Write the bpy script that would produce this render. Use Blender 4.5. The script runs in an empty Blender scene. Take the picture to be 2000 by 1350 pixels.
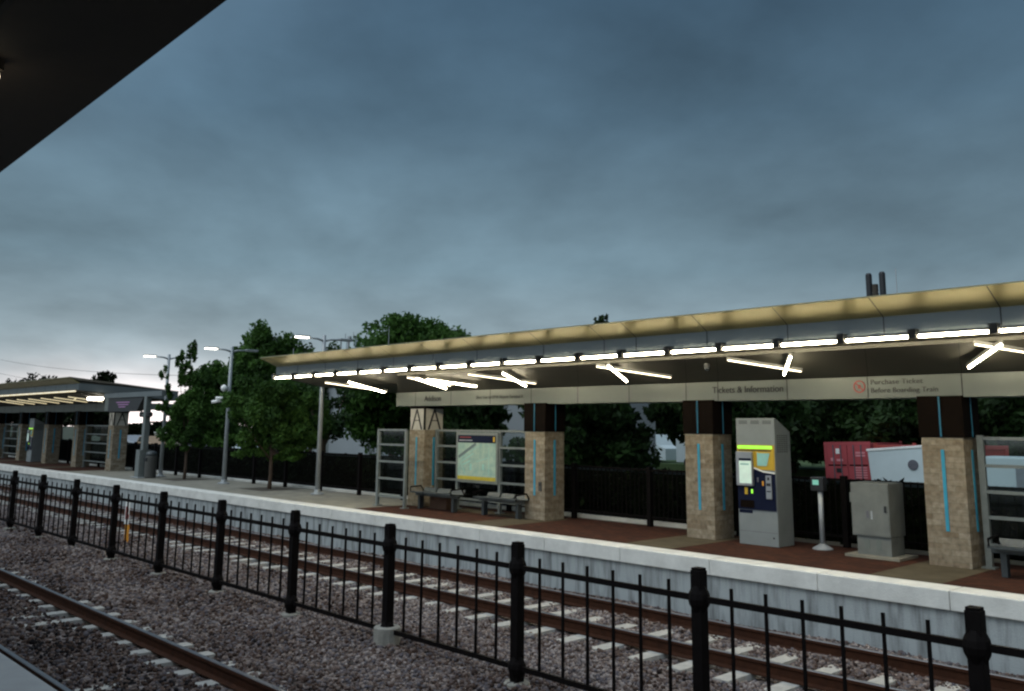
import bpy, bmesh, math, random
import numpy as np
from mathutils import Vector, Matrix
R = math.radians
random.seed(7); rng = np.random.default_rng(7)
scene = bpy.context.scene
col = scene.collection

# ------------------------------------------------------------------ camera
cd = bpy.data.cameras.new('camera'); cam = bpy.data.objects.new('camera', cd); col.objects.link(cam)
cam.matrix_world = Matrix(((0.68783428, 0.11627675, 0.71649405, 0.0),
                           (0.72580809, -0.12283118, -0.67684202, 0.0),
                           (0.00930682, 0.98559232, -0.1688821, 2.0),
                           (0, 0, 0, 1)))
cd.sensor_width = 36; cd.lens = 31.5; cd.shift_y = -0.0705
cd.clip_start = 0.05; cd.clip_end = 3000
cd.dof.use_dof = False
scene.camera = cam

# ------------------------------------------------------------------ sky and sun
SUN_EL, SUN_AZ = R(52), R(200)
w = bpy.data.worlds.new('World'); scene.world = w; w.use_nodes = True
nt = w.node_tree; nt.nodes.clear()
def nn(t, **kw):
    n = nt.nodes.new(t)
    for k, v in kw.items(): setattr(n, k, v)
    return n
L = nt.links.new
def wmath(op, a, b=None, c=None, clamp=False):
    n = nn('ShaderNodeMath', operation=op, use_clamp=clamp)
    for i, s in enumerate((a, b, c)):
        if s is None: continue
        if hasattr(s, 'links'): L(s, n.inputs[i])
        else: n.inputs[i].default_value = s
    return n.outputs[0]
out = nn('ShaderNodeOutputWorld'); bg = nn('ShaderNodeBackground')
tc = nn('ShaderNodeTexCoord'); nrm = nn('ShaderNodeVectorMath', operation='NORMALIZE'); L(tc.outputs['Generated'], nrm.inputs[0])
sep = nn('ShaderNodeSeparateXYZ'); L(nrm.outputs[0], sep.inputs[0])
X, Y, Z = sep.outputs
zc = wmath('MAXIMUM', Z, 0.0)
# cloud deck coordinates: direction projected on a plane overhead
den = wmath('ADD', zc, 0.30)
u = wmath('DIVIDE', X, den); v = wmath('DIVIDE', Y, den)
cv = nn('ShaderNodeCombineXYZ'); L(u, cv.inputs[0]); L(v, cv.inputs[1])
n1 = nn('ShaderNodeTexNoise'); n1.inputs['Scale'].default_value = 0.75; n1.inputs['Detail'].default_value = 5; n1.inputs['Roughness'].default_value = 0.5; n1.inputs['Distortion'].default_value = 0.35
mp = nn('ShaderNodeMapping'); mp.inputs['Rotation'].default_value = (0, 0, R(42)); mp.inputs['Scale'].default_value = (1.45, 1.45, 1); mp.inputs['Location'].default_value = (3.1, 1.7, 0)
L(cv.outputs[0], mp.inputs[0]); L(mp.outputs[0], n1.inputs['Vector'])
n2 = nn('ShaderNodeTexNoise'); n2.inputs['Scale'].default_value = 2.6; n2.inputs['Detail'].default_value = 6; n2.inputs['Roughness'].default_value = 0.55
L(mp.outputs[0], n2.inputs['Vector'])
# elevation ramp
ramp = nn('ShaderNodeValToRGB'); L(zc, ramp.inputs[0])
cr = ramp.color_ramp
stops = [(0.0, (0.36, 0.40, 0.42)), (0.07, (0.30, 0.38, 0.42)), (0.17, (0.172, 0.260, 0.315)), (0.33, (0.090, 0.160, 0.222)), (0.55, (0.052, 0.112, 0.185)), (1.0, (0.14, 0.22, 0.33))]
cr.elements[0].position = 0; cr.elements[0].color = (*stops[0][1], 1)
cr.elements[1].position = 1; cr.elements[1].color = (*stops[-1][1], 1)
for p, c in stops[1:-1]:
    e = cr.elements.new(p); e.color = (*c, 1)
nz = wmath('ADD', wmath('MULTIPLY', wmath('SUBTRACT', n1.outputs[0], 0.5), 1.5), wmath('MULTIPLY', wmath('SUBTRACT', n2.outputs[0], 0.5), 0.6))
gain = wmath('MAXIMUM', wmath('ADD', 1.0, nz), 0.25)
# darker to the right (towards +Y), lighter to the left
side = wmath('ADD', 0.80, wmath('MULTIPLY', X, -0.30))
gain = wmath('MULTIPLY', gain, side)
sc1 = nn('ShaderNodeVectorMath', operation='SCALE'); L(ramp.outputs[0], sc1.inputs[0]); L(gain, sc1.inputs['Scale'])
# break in the cloud low on the left horizon: pink-white glow
az = wmath('ARCTAN2', Y, wmath('MULTIPLY', X, -1.0))           # 0 looking down the track
dz = wmath('DIVIDE', wmath('SUBTRACT', az, R(21)), R(9))
gz = wmath('DIVIDE', wmath('SUBTRACT', Z, -0.01), 0.05)
n3 = nn('ShaderNodeTexNoise'); n3.inputs['Scale'].default_value = 5.0; n3.inputs['Detail'].default_value = 5; L(mp.outputs[0], n3.inputs['Vector'])
gexp = wmath('ADD', wmath('MULTIPLY', dz, dz), wmath('MULTIPLY', gz, gz))
gl = wmath('POWER', 2.718, wmath('MULTIPLY', gexp, -1.0))
gl = wmath('MULTIPLY', gl, wmath('ADD', 0.55, n3.outputs[0]))
glc = nn('ShaderNodeVectorMath', operation='SCALE'); glc.inputs[0].default_value = (1.0, 0.80, 0.74); L(wmath('MULTIPLY', gl, 1.5), glc.inputs['Scale'])
add = nn('ShaderNodeVectorMath', operation='ADD'); L(sc1.outputs[0], add.inputs[0]); L(glc.outputs[0], add.inputs[1])
# unseen brighter sky behind the photographer and overhead, added to light the platform
bk = wmath('MULTIPLY', wmath('MAXIMUM', wmath('ADD', wmath('MULTIPLY', Y, -0.62), wmath('MULTIPLY', zc, 0.84)), 0.0), 1.0)
bk = wmath('MULTIPLY', wmath('MULTIPLY', bk, bk), 1.35)
bkc = nn('ShaderNodeVectorMath', operation='SCALE'); bkc.inputs[0].default_value = (0.82, 0.93, 1.0); L(bk, bkc.inputs['Scale'])
add2 = nn('ShaderNodeVectorMath', operation='ADD'); L(add.outputs[0], add2.inputs[0]); L(bkc.outputs[0], add2.inputs[1])
# clear dusk sky behind the clouds adds its own faint colour
sky = nn('ShaderNodeTexSky', sky_type='NISHITA'); sky.sun_disc = False; sky.sun_elevation = SUN_EL; sky.sun_rotation = SUN_AZ
sks = nn('ShaderNodeVectorMath', operation='SCALE'); L(sky.outputs[0], sks.inputs[0]); sks.inputs['Scale'].default_value = 0.05 * 0.05
add3 = nn('ShaderNodeVectorMath', operation='ADD'); L(add2.outputs[0], add3.inputs[0]); L(sks.outputs[0], add3.inputs[1])
L(add3.outputs[0], bg.inputs[0]); bg.inputs[1].default_value = 1.0; L(bg.outputs[0], out.inputs[0])

sd = bpy.data.lights.new('sun', 'SUN'); so = bpy.data.objects.new('sun', sd); col.objects.link(so)
sd.energy = 0.5; sd.angle = R(20); sd.color = (1.0, 0.97, 0.93)
dirv = Vector((-0.25, -math.cos(SUN_EL), math.sin(SUN_EL)))      # towards the sun: high, behind the photographer
so.rotation_euler = dirv.to_track_quat('Z', 'Y').to_euler()

scene.view_settings.view_transform = 'Standard'; scene.view_settings.look = 'None'
scene.view_settings.exposure = 0.0; scene.view_settings.gamma = 1
scene.view_settings.use_curve_mapping = False
scene.cycles.pixel_filter_type = 'BLACKMAN_HARRIS'; scene.cycles.filter_width = 2.3
scene.cycles.use_denoising = True
scene.cycles.max_bounces = 6; scene.cycles.transparent_max_bounces = 12
scene.cycles.sample_clamp_indirect = 3.0

# ------------------------------------------------------------------ materials
MATS = {}
def mat(name, base=(0.5, 0.5, 0.5), rough=0.6, metal=0.0, var=0.12, vscale=6.0, vstretch=(1, 1, 1), bump=0.0, bscale=40.0, spec=0.5,
        emit=None, estr=0.0, base2=None, mix_lo=0.4, mix_hi=0.62, detail=5, spots=None):
    m = bpy.data.materials.new(name); m.use_nodes = True; t = m.node_tree; b = t.nodes['Principled BSDF']
    b.inputs['Roughness'].default_value = rough; b.inputs['Metallic'].default_value = metal
    b.inputs['Specular IOR Level'].default_value = spec
    tc = t.nodes.new('ShaderNodeTexCoord'); mp = t.nodes.new('ShaderNodeMapping'); mp.inputs['Scale'].default_value = vstretch
    t.links.new(tc.outputs['Object'], mp.inputs[0])
    n = t.nodes.new('ShaderNodeTexNoise'); n.inputs['Scale'].default_value = vscale; n.inputs['Detail'].default_value = detail; n.inputs['Roughness'].default_value = 0.6
    t.links.new(mp.outputs[0], n.inputs['Vector'])
    r = t.nodes.new('ShaderNodeValToRGB'); t.links.new(n.outputs[0], r.inputs[0])
    lo = base2 if base2 else tuple(c * (1 - var) for c in base)
    hi = base if base2 else tuple(min(1, c * (1 + var)) for c in base)
    r.color_ramp.elements[0].position = mix_lo - 0.1 if not base2 else mix_lo; r.color_ramp.elements[0].color = (*lo, 1)
    r.color_ramp.elements[1].position = mix_hi + 0.1 if not base2 else mix_hi; r.color_ramp.elements[1].color = (*hi, 1)
    t.links.new(r.outputs[0], b.inputs['Base Color'])
    if bump:
        n2 = t.nodes.new('ShaderNodeTexNoise'); n2.inputs['Scale'].default_value = bscale; n2.inputs['Detail'].default_value = 4
        t.links.new(tc.outputs['Object'], n2.inputs['Vector'])
        bp = t.nodes.new('ShaderNodeBump'); bp.inputs['Strength'].default_value = bump; bp.inputs['Distance'].default_value = 0.02
        t.links.new(n2.outputs[0], bp.inputs['Height']); t.links.new(bp.outputs[0], b.inputs['Normal'])
    if emit:
        b.inputs['Emission Color'].default_value = (*emit, 1); b.inputs['Emission Strength'].default_value = estr
    MATS[name] = m
    return m
M = MATS
mat('concrete_coping', (0.62, 0.615, 0.575), 0.85, var=0.17, vscale=2.6, detail=9, bump=0.2)
mat('concrete_wall', (0.34, 0.37, 0.375), 0.9, base2=(0.12, 0.13, 0.13), vscale=2.6, vstretch=(2.6, 1, 0.30), mix_lo=0.30, mix_hi=0.56, bump=0.3)
mat('concrete_tan', (0.20, 0.188, 0.15), 0.9, var=0.28, vscale=2.2, detail=9, bump=0.2)
mat('concrete_grey', (0.33, 0.34, 0.345), 0.9, var=0.12, vscale=2.2, bump=0.2)
mat('ground_dark', (0.035, 0.045, 0.025), 1.0, var=0.4, vscale=0.3, bump=0.4)
mat('grass', (0.05, 0.085, 0.03), 1.0, var=0.35, vscale=1.0, bump=0.5)
mat('asphalt', (0.06, 0.06, 0.062), 0.9, var=0.2, vscale=0.8)
mat('rail_steel', (0.040, 0.014, 0.006), 0.85, spec=0.2, var=0.3, vscale=9, bump=0.2)
mat('rail_head', (0.16, 0.16, 0.17), 0.38, metal=0.7, var=0.2, vscale=6)
mat('tie_concrete', (0.37, 0.36, 0.335), 0.9, var=0.18, vscale=7, bump=0.3)
mat('black_paint', (0.006, 0.005, 0.005), 0.6, var=0.2, vscale=12, spec=0.04)
mat('footing', (0.24, 0.235, 0.21), 0.95, var=0.2, vscale=9, bump=0.4)
mat('galvanised', (0.36, 0.385, 0.40), 0.45, metal=0.35, var=0.12, vscale=9)
mat('frame_metal', (0.165, 0.185, 0.18), 0.5, metal=0.3, var=0.12, vscale=9)
mat('machine_grey', (0.205, 0.228, 0.232), 0.5, metal=0.25, var=0.08, vscale=3)
mat('cabinet_grey', (0.14, 0.15, 0.14), 0.6, metal=0.15, var=0.18, vscale=3.5)
mat('fascia_grey', (0.13, 0.15, 0.155), 0.55, metal=0.2, var=0.08, vscale=1.3)
mat('cornice', (0.25, 0.215, 0.092), 0.38, metal=0.35, var=0.08, vscale=1.2)
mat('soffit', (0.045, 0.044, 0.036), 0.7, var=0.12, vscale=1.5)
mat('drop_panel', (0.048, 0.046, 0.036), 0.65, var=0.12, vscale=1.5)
mat('sign_panel', (0.125, 0.142, 0.13), 0.55, metal=0.1, var=0.06, vscale=1.5)
mat('band_tan', (0.08, 0.066, 0.043), 0.9, var=0.25, vscale=3, detail=8, spec=0.15)
mat('cap_white', (0.36, 0.35, 0.31), 0.6)
mat('seam', (0.02, 0.02, 0.02), 0.8)
mat('roof_sheet', (0.14, 0.12, 0.09), 0.8, var=0.2)
mat('letter_dark', (0.008, 0.008, 0.01), 0.6)
mat('letter_grey', (0.035, 0.036, 0.036), 0.6)
mat('letter_red', (0.26, 0.04, 0.035), 0.6)
mat('capital_dark', (0.005, 0.003, 0.002), 0.7, var=0.2, spec=0.04)
mat('blue_strip', (0.03, 0.26, 0.40), 0.35, var=0.1, emit=(0.02, 0.22, 0.36), estr=0.0)
mat('blue_dim', (0.015, 0.12, 0.20), 0.4)
mat('navy', (0.005, 0.008, 0.025), 0.5, spec=0.1)
mat('yellow', (0.48, 0.31, 0.02), 0.45, var=0.05)
mat('yellow_map', (0.42, 0.34, 0.03), 0.6)
mat('green_lit', (0.3, 0.8, 0.1), 0.4, emit=(0.33, 0.95, 0.04), estr=0.85)
mat('screen_pale', (0.55, 0.68, 0.60), 0.3, emit=(0.55, 0.72, 0.62), estr=0.28)
mat('screen_cyan', (0.2, 0.5, 0.42), 0.3, emit=(0.30, 0.80, 0.66), estr=0.2)
mat('map_teal', (0.25, 0.50, 0.46), 0.5)
mat('map_paper', (0.34, 0.44, 0.36), 0.5, base2=(0.20, 0.33, 0.30), vscale=5, mix_lo=0.35, mix_hi=0.62)
mat('map_dark', (0.10, 0.14, 0.15), 0.5)
mat('chrome_grey', (0.30, 0.32, 0.35), 0.35, metal=0.5)
mat('black_plastic', (0.012, 0.013, 0.016), 0.5)
mat('white_paint', (0.50, 0.58, 0.60), 0.5, var=0.06, vscale=1.2)
mat('white_trim', (0.78, 0.79, 0.77), 0.5)
mat('red_paint', (0.36, 0.055, 0.065), 0.6, var=0.2, vscale=1.0)
mat('red_faded', (0.38, 0.065, 0.055), 0.6, var=0.2, vscale=1.0)
mat('pink_mark', (0.62, 0.25, 0.28), 0.6)
mat('bar_grey', (0.10, 0.10, 0.12), 0.5)
mat('pale_wall', (0.24, 0.265, 0.275), 0.9, var=0.06, vscale=0.4)
mat('tube_glow', (1, 1, 1), 0.4, emit=(1.0, 0.88, 0.62), estr=74.0)
mat('tube_soft', (1, 1, 1), 0.4, emit=(1.0, 0.86, 0.58), estr=3.5)
mat('tube_far', (1, 1, 1), 0.4, emit=(0.95, 0.78, 0.42), estr=0.75)
mat('lamp_glow', (1, 1, 1), 0.4, emit=(1.0, 0.93, 0.80), estr=9.0)
mat('screen_dull', (0.30, 0.32, 0.33), 0.3)
mat('housing', (0.10, 0.10, 0.095), 0.6)
mat('bark', (0.075, 0.05, 0.035), 0.95, var=0.3, vscale=14, vstretch=(1, 1, 0.2), bump=0.5)
mat('bench_metal', (0.055, 0.064, 0.067), 0.45, metal=0.4, var=0.15, vscale=20)
mat('block_brown', (0.075, 0.035, 0.018), 0.8)
mat('orange', (0.75, 0.32, 0.03), 0.6)
mat('trash_grey', (0.055, 0.055, 0.05), 0.7)
mat('tree_pit', (0.07, 0.06, 0.045), 1.0, bump=0.6)
mat('car_dark', (0.03, 0.035, 0.045), 0.3)
mat('car_silver', (0.35, 0.37, 0.40), 0.3, metal=0.4)
mat('car_tan', (0.30, 0.20, 0.12), 0.4)
mat('car_glass', (0.02, 0.025, 0.03), 0.1)
mat('tyre', (0.015, 0.015, 0.015), 0.9)
mat('wood_pole', (0.05, 0.04, 0.03), 0.9)
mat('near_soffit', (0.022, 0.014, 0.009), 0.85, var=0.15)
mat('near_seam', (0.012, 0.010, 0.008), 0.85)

def brickmat(name, c1, c2, mortar, scale, bw, bh, bump=0.3, msize=0.02, xyz=None, wob=0.0):
    m = bpy.data.materials.new(name); m.use_nodes = True; t = m.node_tree; b = t.nodes['Principled BSDF']; b.inputs['Roughness'].default_value = 0.9; b.inputs['Specular IOR Level'].default_value = 0.12
    tc = t.nodes.new('ShaderNodeTexCoord'); src = tc.outputs['Object']
    if xyz:
        s = t.nodes.new('ShaderNodeSeparateXYZ'); c = t.nodes.new('ShaderNodeCombineXYZ'); t.links.new(src, s.inputs[0])
        a = t.nodes.new('ShaderNodeMath'); a.operation = 'ADD'; t.links.new(s.outputs[0], a.inputs[0]); t.links.new(s.outputs[1], a.inputs[1])
        t.links.new(a.outputs[0], c.inputs[0]); t.links.new(s.outputs[2], c.inputs[1]); src = c.outputs[0]
    br = t.nodes.new('ShaderNodeTexBrick'); t.links.new(src, br.inputs['Vector'])
    br.inputs['Color1'].default_value = (*c1, 1); br.inputs['Color2'].default_value = (*c2, 1); br.inputs['Mortar'].default_value = (*mortar, 1)
    br.inputs['Scale'].default_value = scale; br.inputs['Brick Width'].default_value = bw; br.inputs['Row Height'].default_value = bh
    br.inputs['Mortar Size'].default_value = msize; br.inputs['Bias'].default_value = 0.0
    n = t.nodes.new('ShaderNodeTexNoise'); n.inputs['Scale'].default_value = 13; n.inputs['Detail'].default_value = 6; t.links.new(tc.outputs['Object'], n.inputs['Vector'])
    mx = t.nodes.new('ShaderNodeMix'); mx.data_type = 'RGBA'; mx.blend_type = 'MULTIPLY'; mx.inputs[0].default_value = 0.8
    rr = t.nodes.new('ShaderNodeValToRGB'); rr.color_ramp.elements[0].position = 0.3; rr.color_ramp.elements[0].color = (0.62, 0.59, 0.55, 1); rr.color_ramp.elements[1].position = 0.7; rr.color_ramp.elements[1].color = (1.2, 1.2, 1.2, 1)
    t.links.new(n.outputs[0], rr.inputs[0]); t.links.new(br.outputs[0], mx.inputs[6]); t.links.new(rr.outputs[0], mx.inputs[7]); t.links.new(mx.outputs[2], b.inputs['Base Color'])
    bp = t.nodes.new('ShaderNodeBump'); bp.inputs['Strength'].default_value = bump; bp.inputs['Distance'].default_value = 0.01
    t.links.new(br.outputs[1], bp.inputs['Height']); bp.invert = True; t.links.new(bp.outputs[0], b.inputs['Normal'])
    M[name] = m
brickmat('brick_paving', (0.070, 0.026, 0.015), (0.038, 0.016, 0.011), (0.035, 0.02, 0.014), 1.0, 0.20, 0.10, 0.15, 0.006)
brickmat('stone', (0.27, 0.237, 0.185), (0.18, 0.143, 0.10), (0.20, 0.18, 0.14), 1.0, 0.24, 0.085, 0.6, 0.005, xyz=True)

def ballast_mat():
    m = bpy.data.materials.new('ballast'); m.use_nodes = True; t = m.node_tree; b = t.nodes['Principled BSDF']; b.inputs['Roughness'].default_value = 0.95
    tc = t.nodes.new('ShaderNodeTexCoord')
    vo = t.nodes.new('ShaderNodeTexVoronoi'); vo.inputs['Scale'].default_value = 19; t.links.new(tc.outputs['Object'], vo.inputs['Vector'])
    rr = t.nodes.new('ShaderNodeValToRGB')
    s = t.nodes.new('ShaderNodeSeparateColor'); t.links.new(vo.outputs['Color'], s.inputs[0]); t.links.new(s.outputs[0], rr.inputs[0])
    cs = [(0.0, (0.012, 0.011, 0.013)), (0.25, (0.055, 0.034, 0.026)), (0.5, (0.125, 0.092, 0.082)), (0.62, (0.095, 0.090, 0.105)), (0.85, (0.18, 0.140, 0.122)), (1.0, (0.27, 0.235, 0.225))]
    rr.color_ramp.elements[0].color = (*cs[0][1], 1); rr.color_ramp.elements[1].color = (*cs[-1][1], 1)
    for p, c in cs[1:-1]:
        e = rr.color_ramp.elements.new(p); e.color = (*c, 1)
    t.links.new(rr.outputs[0], b.inputs['Base Color'])
    bp = t.nodes.new('ShaderNodeBump'); bp.inputs['Strength'].default_value = 1.0; bp.inputs['Distance'].default_value = 0.03; bp.invert = True
    t.links.new(vo.outputs['Distance'], bp.inputs['Height']); t.links.new(bp.outputs[0], b.inputs['Normal'])
    M['ballast'] = m
    m2 = bpy.data.materials.new('stone_bits'); m2.use_nodes = True; t = m2.node_tree; b = t.nodes['Principled BSDF']; b.inputs['Roughness'].default_value = 0.95; b.inputs['Specular IOR Level'].default_value = 0.15
    at = t.nodes.new('ShaderNodeAttribute'); at.attribute_name = 'tone'
    rr = t.nodes.new('ShaderNodeValToRGB'); t.links.new(at.outputs['Fac'], rr.inputs[0])
    rr.color_ramp.elements[0].color = (*cs[0][1], 1); rr.color_ramp.elements[1].color = (*cs[-1][1], 1)
    for p, c in cs[1:-1]:
        e = rr.color_ramp.elements.new(p); e.color = (*c, 1)
    t.links.new(rr.outputs[0], b.inputs['Base Color']); M['stone_bits'] = m2
ballast_mat()

def leafmat(name, c_lo, c_hi, trans=0.25):
    m = bpy.data.materials.new(name); m.use_nodes = True; t = m.node_tree; b = t.nodes['Principled BSDF']; b.inputs['Roughness'].default_value = 0.7; b.inputs['Specular IOR Level'].default_value = 0.25
    at = t.nodes.new('ShaderNodeAttribute'); at.attribute_name = 'tone'
    rr = t.nodes.new('ShaderNodeValToRGB'); t.links.new(at.outputs['Fac'], rr.inputs[0])
    rr.color_ramp.elements[0].color = (*c_lo, 1); rr.color_ramp.elements[1].color = (*c_hi, 1)
    t.links.new(rr.outputs[0], b.inputs['Base Color'])
    tr = t.nodes.new('ShaderNodeBsdfTranslucent'); t.links.new(rr.outputs[0], tr.inputs[0])
    mx = t.nodes.new('ShaderNodeMixShader'); mx.inputs[0].default_value = trans
    t.links.new(b.outputs[0], mx.inputs[1]); t.links.new(tr.outputs[0], mx.inputs[2]); t.links.new(mx.outputs[0], t.nodes['Material Output'].inputs[0])
    M[name] = m
leafmat('leaf_young', (0.014, 0.040, 0.008), (0.075, 0.165, 0.028))
leafmat('leaf_dark', (0.005, 0.013, 0.003), (0.027, 0.064, 0.012))
leafmat('leaf_deep', (0.003, 0.005, 0.002), (0.010, 0.018, 0.006), 0.08)
MATS['leaf_deep'].node_tree.nodes['Principled BSDF'].inputs['Specular IOR Level'].default_value = 0.05

def glassmat():
    m = bpy.data.materials.new('clear_glass'); m.use_nodes = True; t = m.node_tree; t.nodes.remove(t.nodes['Principled BSDF'])
    tr = t.nodes.new('ShaderNodeBsdfTransparent'); tr.inputs[0].default_value = (0.86, 0.9, 0.9, 1)
    gl = t.nodes.new('ShaderNodeBsdfGlossy'); gl.inputs['Roughness'].default_value = 0.05
    mx = t.nodes.new('ShaderNodeMixShader'); mx.inputs[0].default_value = 0.05; t.links.new(tr.outputs[0], mx.inputs[1]); t.links.new(gl.outputs[0], mx.inputs[2])
    t.links.new(mx.outputs[0], t.nodes['Material Output'].inputs[0]); M['clear_glass'] = m
glassmat()

# ------------------------------------------------------------------ helpers
class MB:
    """collects shapes, links them as one mesh object"""
    def __init__(s): s.v = []; s.f = []
    def poly(s, pts, faces):
        k = len(s.v); s.v += [tuple(p) for p in pts]; s.f += [tuple(i + k for i in f) for f in faces]; return s
    def box(s, x0, x1, y0, y1, z0, z1):
        return s.poly([(x0, y0, z0), (x1, y0, z0), (x1, y1, z0), (x0, y1, z0), (x0, y0, z1), (x1, y0, z1), (x1, y1, z1), (x0, y1, z1)],
                      [(0, 3, 2, 1), (4, 5, 6, 7), (0, 1, 5, 4), (1, 2, 6, 5), (2, 3, 7, 6), (3, 0, 4, 7)])
    def prism(s, prof, x0, x1):        # profile in (y,z) pushed along x
        n = len(prof); pts = [(x0, y, z) for y, z in prof] + [(x1, y, z) for y, z in prof]
        fs = [tuple(range(n))[::-1], tuple(range(n, 2 * n))] + [(i, (i + 1) % n, n + (i + 1) % n, n + i) for i in range(n)]
        return s.poly(pts, fs)
    def lathe(s, cx, cy, prof, n=12):  # (r,z) profile
        k = len(s.v)
        for r, z in prof:
            for i in range(n):
                a = 2 * math.pi * i / n; s.v.append((cx + r * math.cos(a), cy + r * math.sin(a), z))
        for j in range(len(prof) - 1):
            for i in range(n):
                s.f.append((k + j * n + i, k + j * n + (i + 1) % n, k + (j + 1) * n + (i + 1) % n, k + (j + 1) * n + i))
        s.f.append(tuple(k + i for i in range(n))[::-1]); s.f.append(tuple(k + (len(prof) - 1) * n + i for i in range(n)))
        return s
    def tube(s, pts, rad, n=8):
        if not isinstance(rad, (list, tuple)): rad = [rad] * len(pts)
        k = len(s.v); P = [Vector(p) for p in pts]
        for j, p in enumerate(P):
            d = (P[min(j + 1, len(P) - 1)] - P[max(j - 1, 0)]).normalized()
            a = d.cross(Vector((0, 0, 1)) if abs(d.z) < 0.9 else Vector((1, 0, 0))).normalized(); b = d.cross(a)
            for i in range(n):
                t = 2 * math.pi * i / n; s.v.append(tuple(p + (a * math.cos(t) + b * math.sin(t)) * rad[j]))
        for j in range(len(P) - 1):
            for i in range(n):
                s.f.append((k + j * n + i, k + j * n + (i + 1) % n, k + (j + 1) * n + (i + 1) % n, k + (j + 1) * n + i))
        s.f.append(tuple(k + i for i in range(n))[::-1]); s.f.append(tuple(k + (len(P) - 1) * n + i for i in range(n)))
        return s
    def build(s, name, m, parent=None, smooth=False, bevel=0.0):
        me = bpy.data.meshes.new(name); me.from_pydata(s.v, [], s.f); me.materials.append(M[m])
        bm = bmesh.new(); bm.from_mesh(me); bmesh.ops.recalc_face_normals(bm, faces=bm.faces)
        if bevel: bmesh.ops.bevel(bm, geom=list(bm.edges), offset=bevel, segments=2, affect='EDGES', profile=0.6)
        bm.to_mesh(me); bm.free()
        if smooth:
            for p in me.polygons: p.use_smooth = True
        o = bpy.data.objects.new(name, me); col.objects.link(o)
        if parent: o.parent = parent
        return o
def thing(name, label, cat, loc=(0, 0, 0), group=None, rz=0.0):
    o = bpy.data.objects.new(name, None); col.objects.link(o); o.location = loc; o.rotation_euler = (0, 0, rz)
    o.empty_display_size = 0.2
    o['label'] = label; o['category'] = cat
    if group: o['group'] = group
    return o
def tag(o, label, cat, group=None, kind=None):
    o['label'] = label; o['category'] = cat
    if group: o['group'] = group
    if kind: o['kind'] = kind
    return o
def struct(o): o['kind'] = 'structure'; return o
def copy_tree(o, parent=None):
    c = o.copy(); col.objects.link(c)
    if parent: c.parent = parent
    for ch in list(o.children): copy_tree(ch, c)
    return c
def text(name, body, size, m, loc, parent, rot=(R(90), 0, 0), sx=1.0, extrude=0.004, space=1.0):
    cu = bpy.data.curves.new(name, 'FONT'); cu.body = body; cu.size = size; cu.extrude = extrude; cu.space_character = space
    tmp = bpy.data.objects.new('tmp', cu); col.objects.link(tmp)
    bpy.context.view_layer.update()
    me = bpy.data.meshes.new_from_object(tmp.evaluated_get(bpy.context.evaluated_depsgraph_get())); me.name = name
    bpy.data.objects.remove(tmp); bpy.data.curves.remove(cu)
    me.materials.clear(); me.materials.append(M[m])
    o = bpy.data.objects.new(name, me); col.objects.link(o); o.location = loc; o.rotation_euler = rot; o.scale = (sx, 1, 1); o.parent = parent
    return o
def mesh_np(name, V, F, m, parent=None, tone=None, smooth=False):
    me = bpy.data.meshes.new(name); nf, k = F.shape
    me.vertices.add(len(V)); me.vertices.foreach_set('co', V.astype(np.float32).ravel())
    me.loops.add(nf * k); me.loops.foreach_set('vertex_index', F.astype(np.int32).ravel())
    me.polygons.add(nf); me.polygons.foreach_set('loop_start', np.arange(0, nf * k, k, dtype=np.int32))
    me.update(calc_edges=True)
    if tone is not None:
        a = me.attributes.new('tone', 'FLOAT', 'FACE'); a.data.foreach_set('value', tone.astype(np.float32))
    me.materials.append(M[m])
    o = bpy.data.objects.new(name, me); col.objects.link(o)
    if parent: o.parent = parent
    return o

# ------------------------------------------------------------------ ground, track bed, platforms
PY = 12.22     # far platform edge
g = MB().poly([(-900, -200, -1.35), (300, -200, -1.35), (300, 900, -1.35), (-900, 900, -1.35)], [(0, 1, 2, 3)]); struct(g.build('ground', 'ground_dark'))
g = MB().box(-400, 40, 15.9, 22, -1.3, -0.45); struct(g.build('grass_bank', 'grass'))
g = MB().box(-70, 40, 60, 79, -1.345, -0.80); struct(g.build('lawn', 'grass'))
g = MB().box(-400, -40, 27.5, 42, -1.345, -0.60); struct(g.build('road', 'asphalt'))
# track bed: gently uneven sheet
nx, ny = 260, 50
xs = np.linspace(-120, 6, nx); ys = np.linspace(2.2, 12.35, ny)
GX, GY = np.meshgrid(xs, ys, indexing='ij')
def bed(x, y):
    z = -0.915 + 0.018 * np.sin(x * 1.7 + y) + 0.014 * np.sin(x * 0.6 - y * 2.3)
    z += 0.05 * np.exp(-((y - 7.4) / 1.1) ** 2)
    z += 0.052 / (1 + np.exp((y - 4.80) / 0.04)) + 0.052 / (1 + np.exp((10.98 - y) / 0.05)) * 0.75
    z += 0.03 * np.exp(-((y - 5.62) / 0.22) ** 2) + 0.03 * np.exp(-((y - 9.30) / 0.2) ** 2)
    return z
V = np.stack([GX, GY, bed(GX, GY)], -1).reshape(-1, 3)
idx = np.arange(nx * ny).reshape(nx, ny)
F = np.stack([idx[:-1, :-1], idx[1:, :-1], idx[1:, 1:], idx[:-1, 1:]], -1).reshape(-1, 4)
o = mesh_np('track_bed', V, F, 'ballast'); struct(o)

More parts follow.
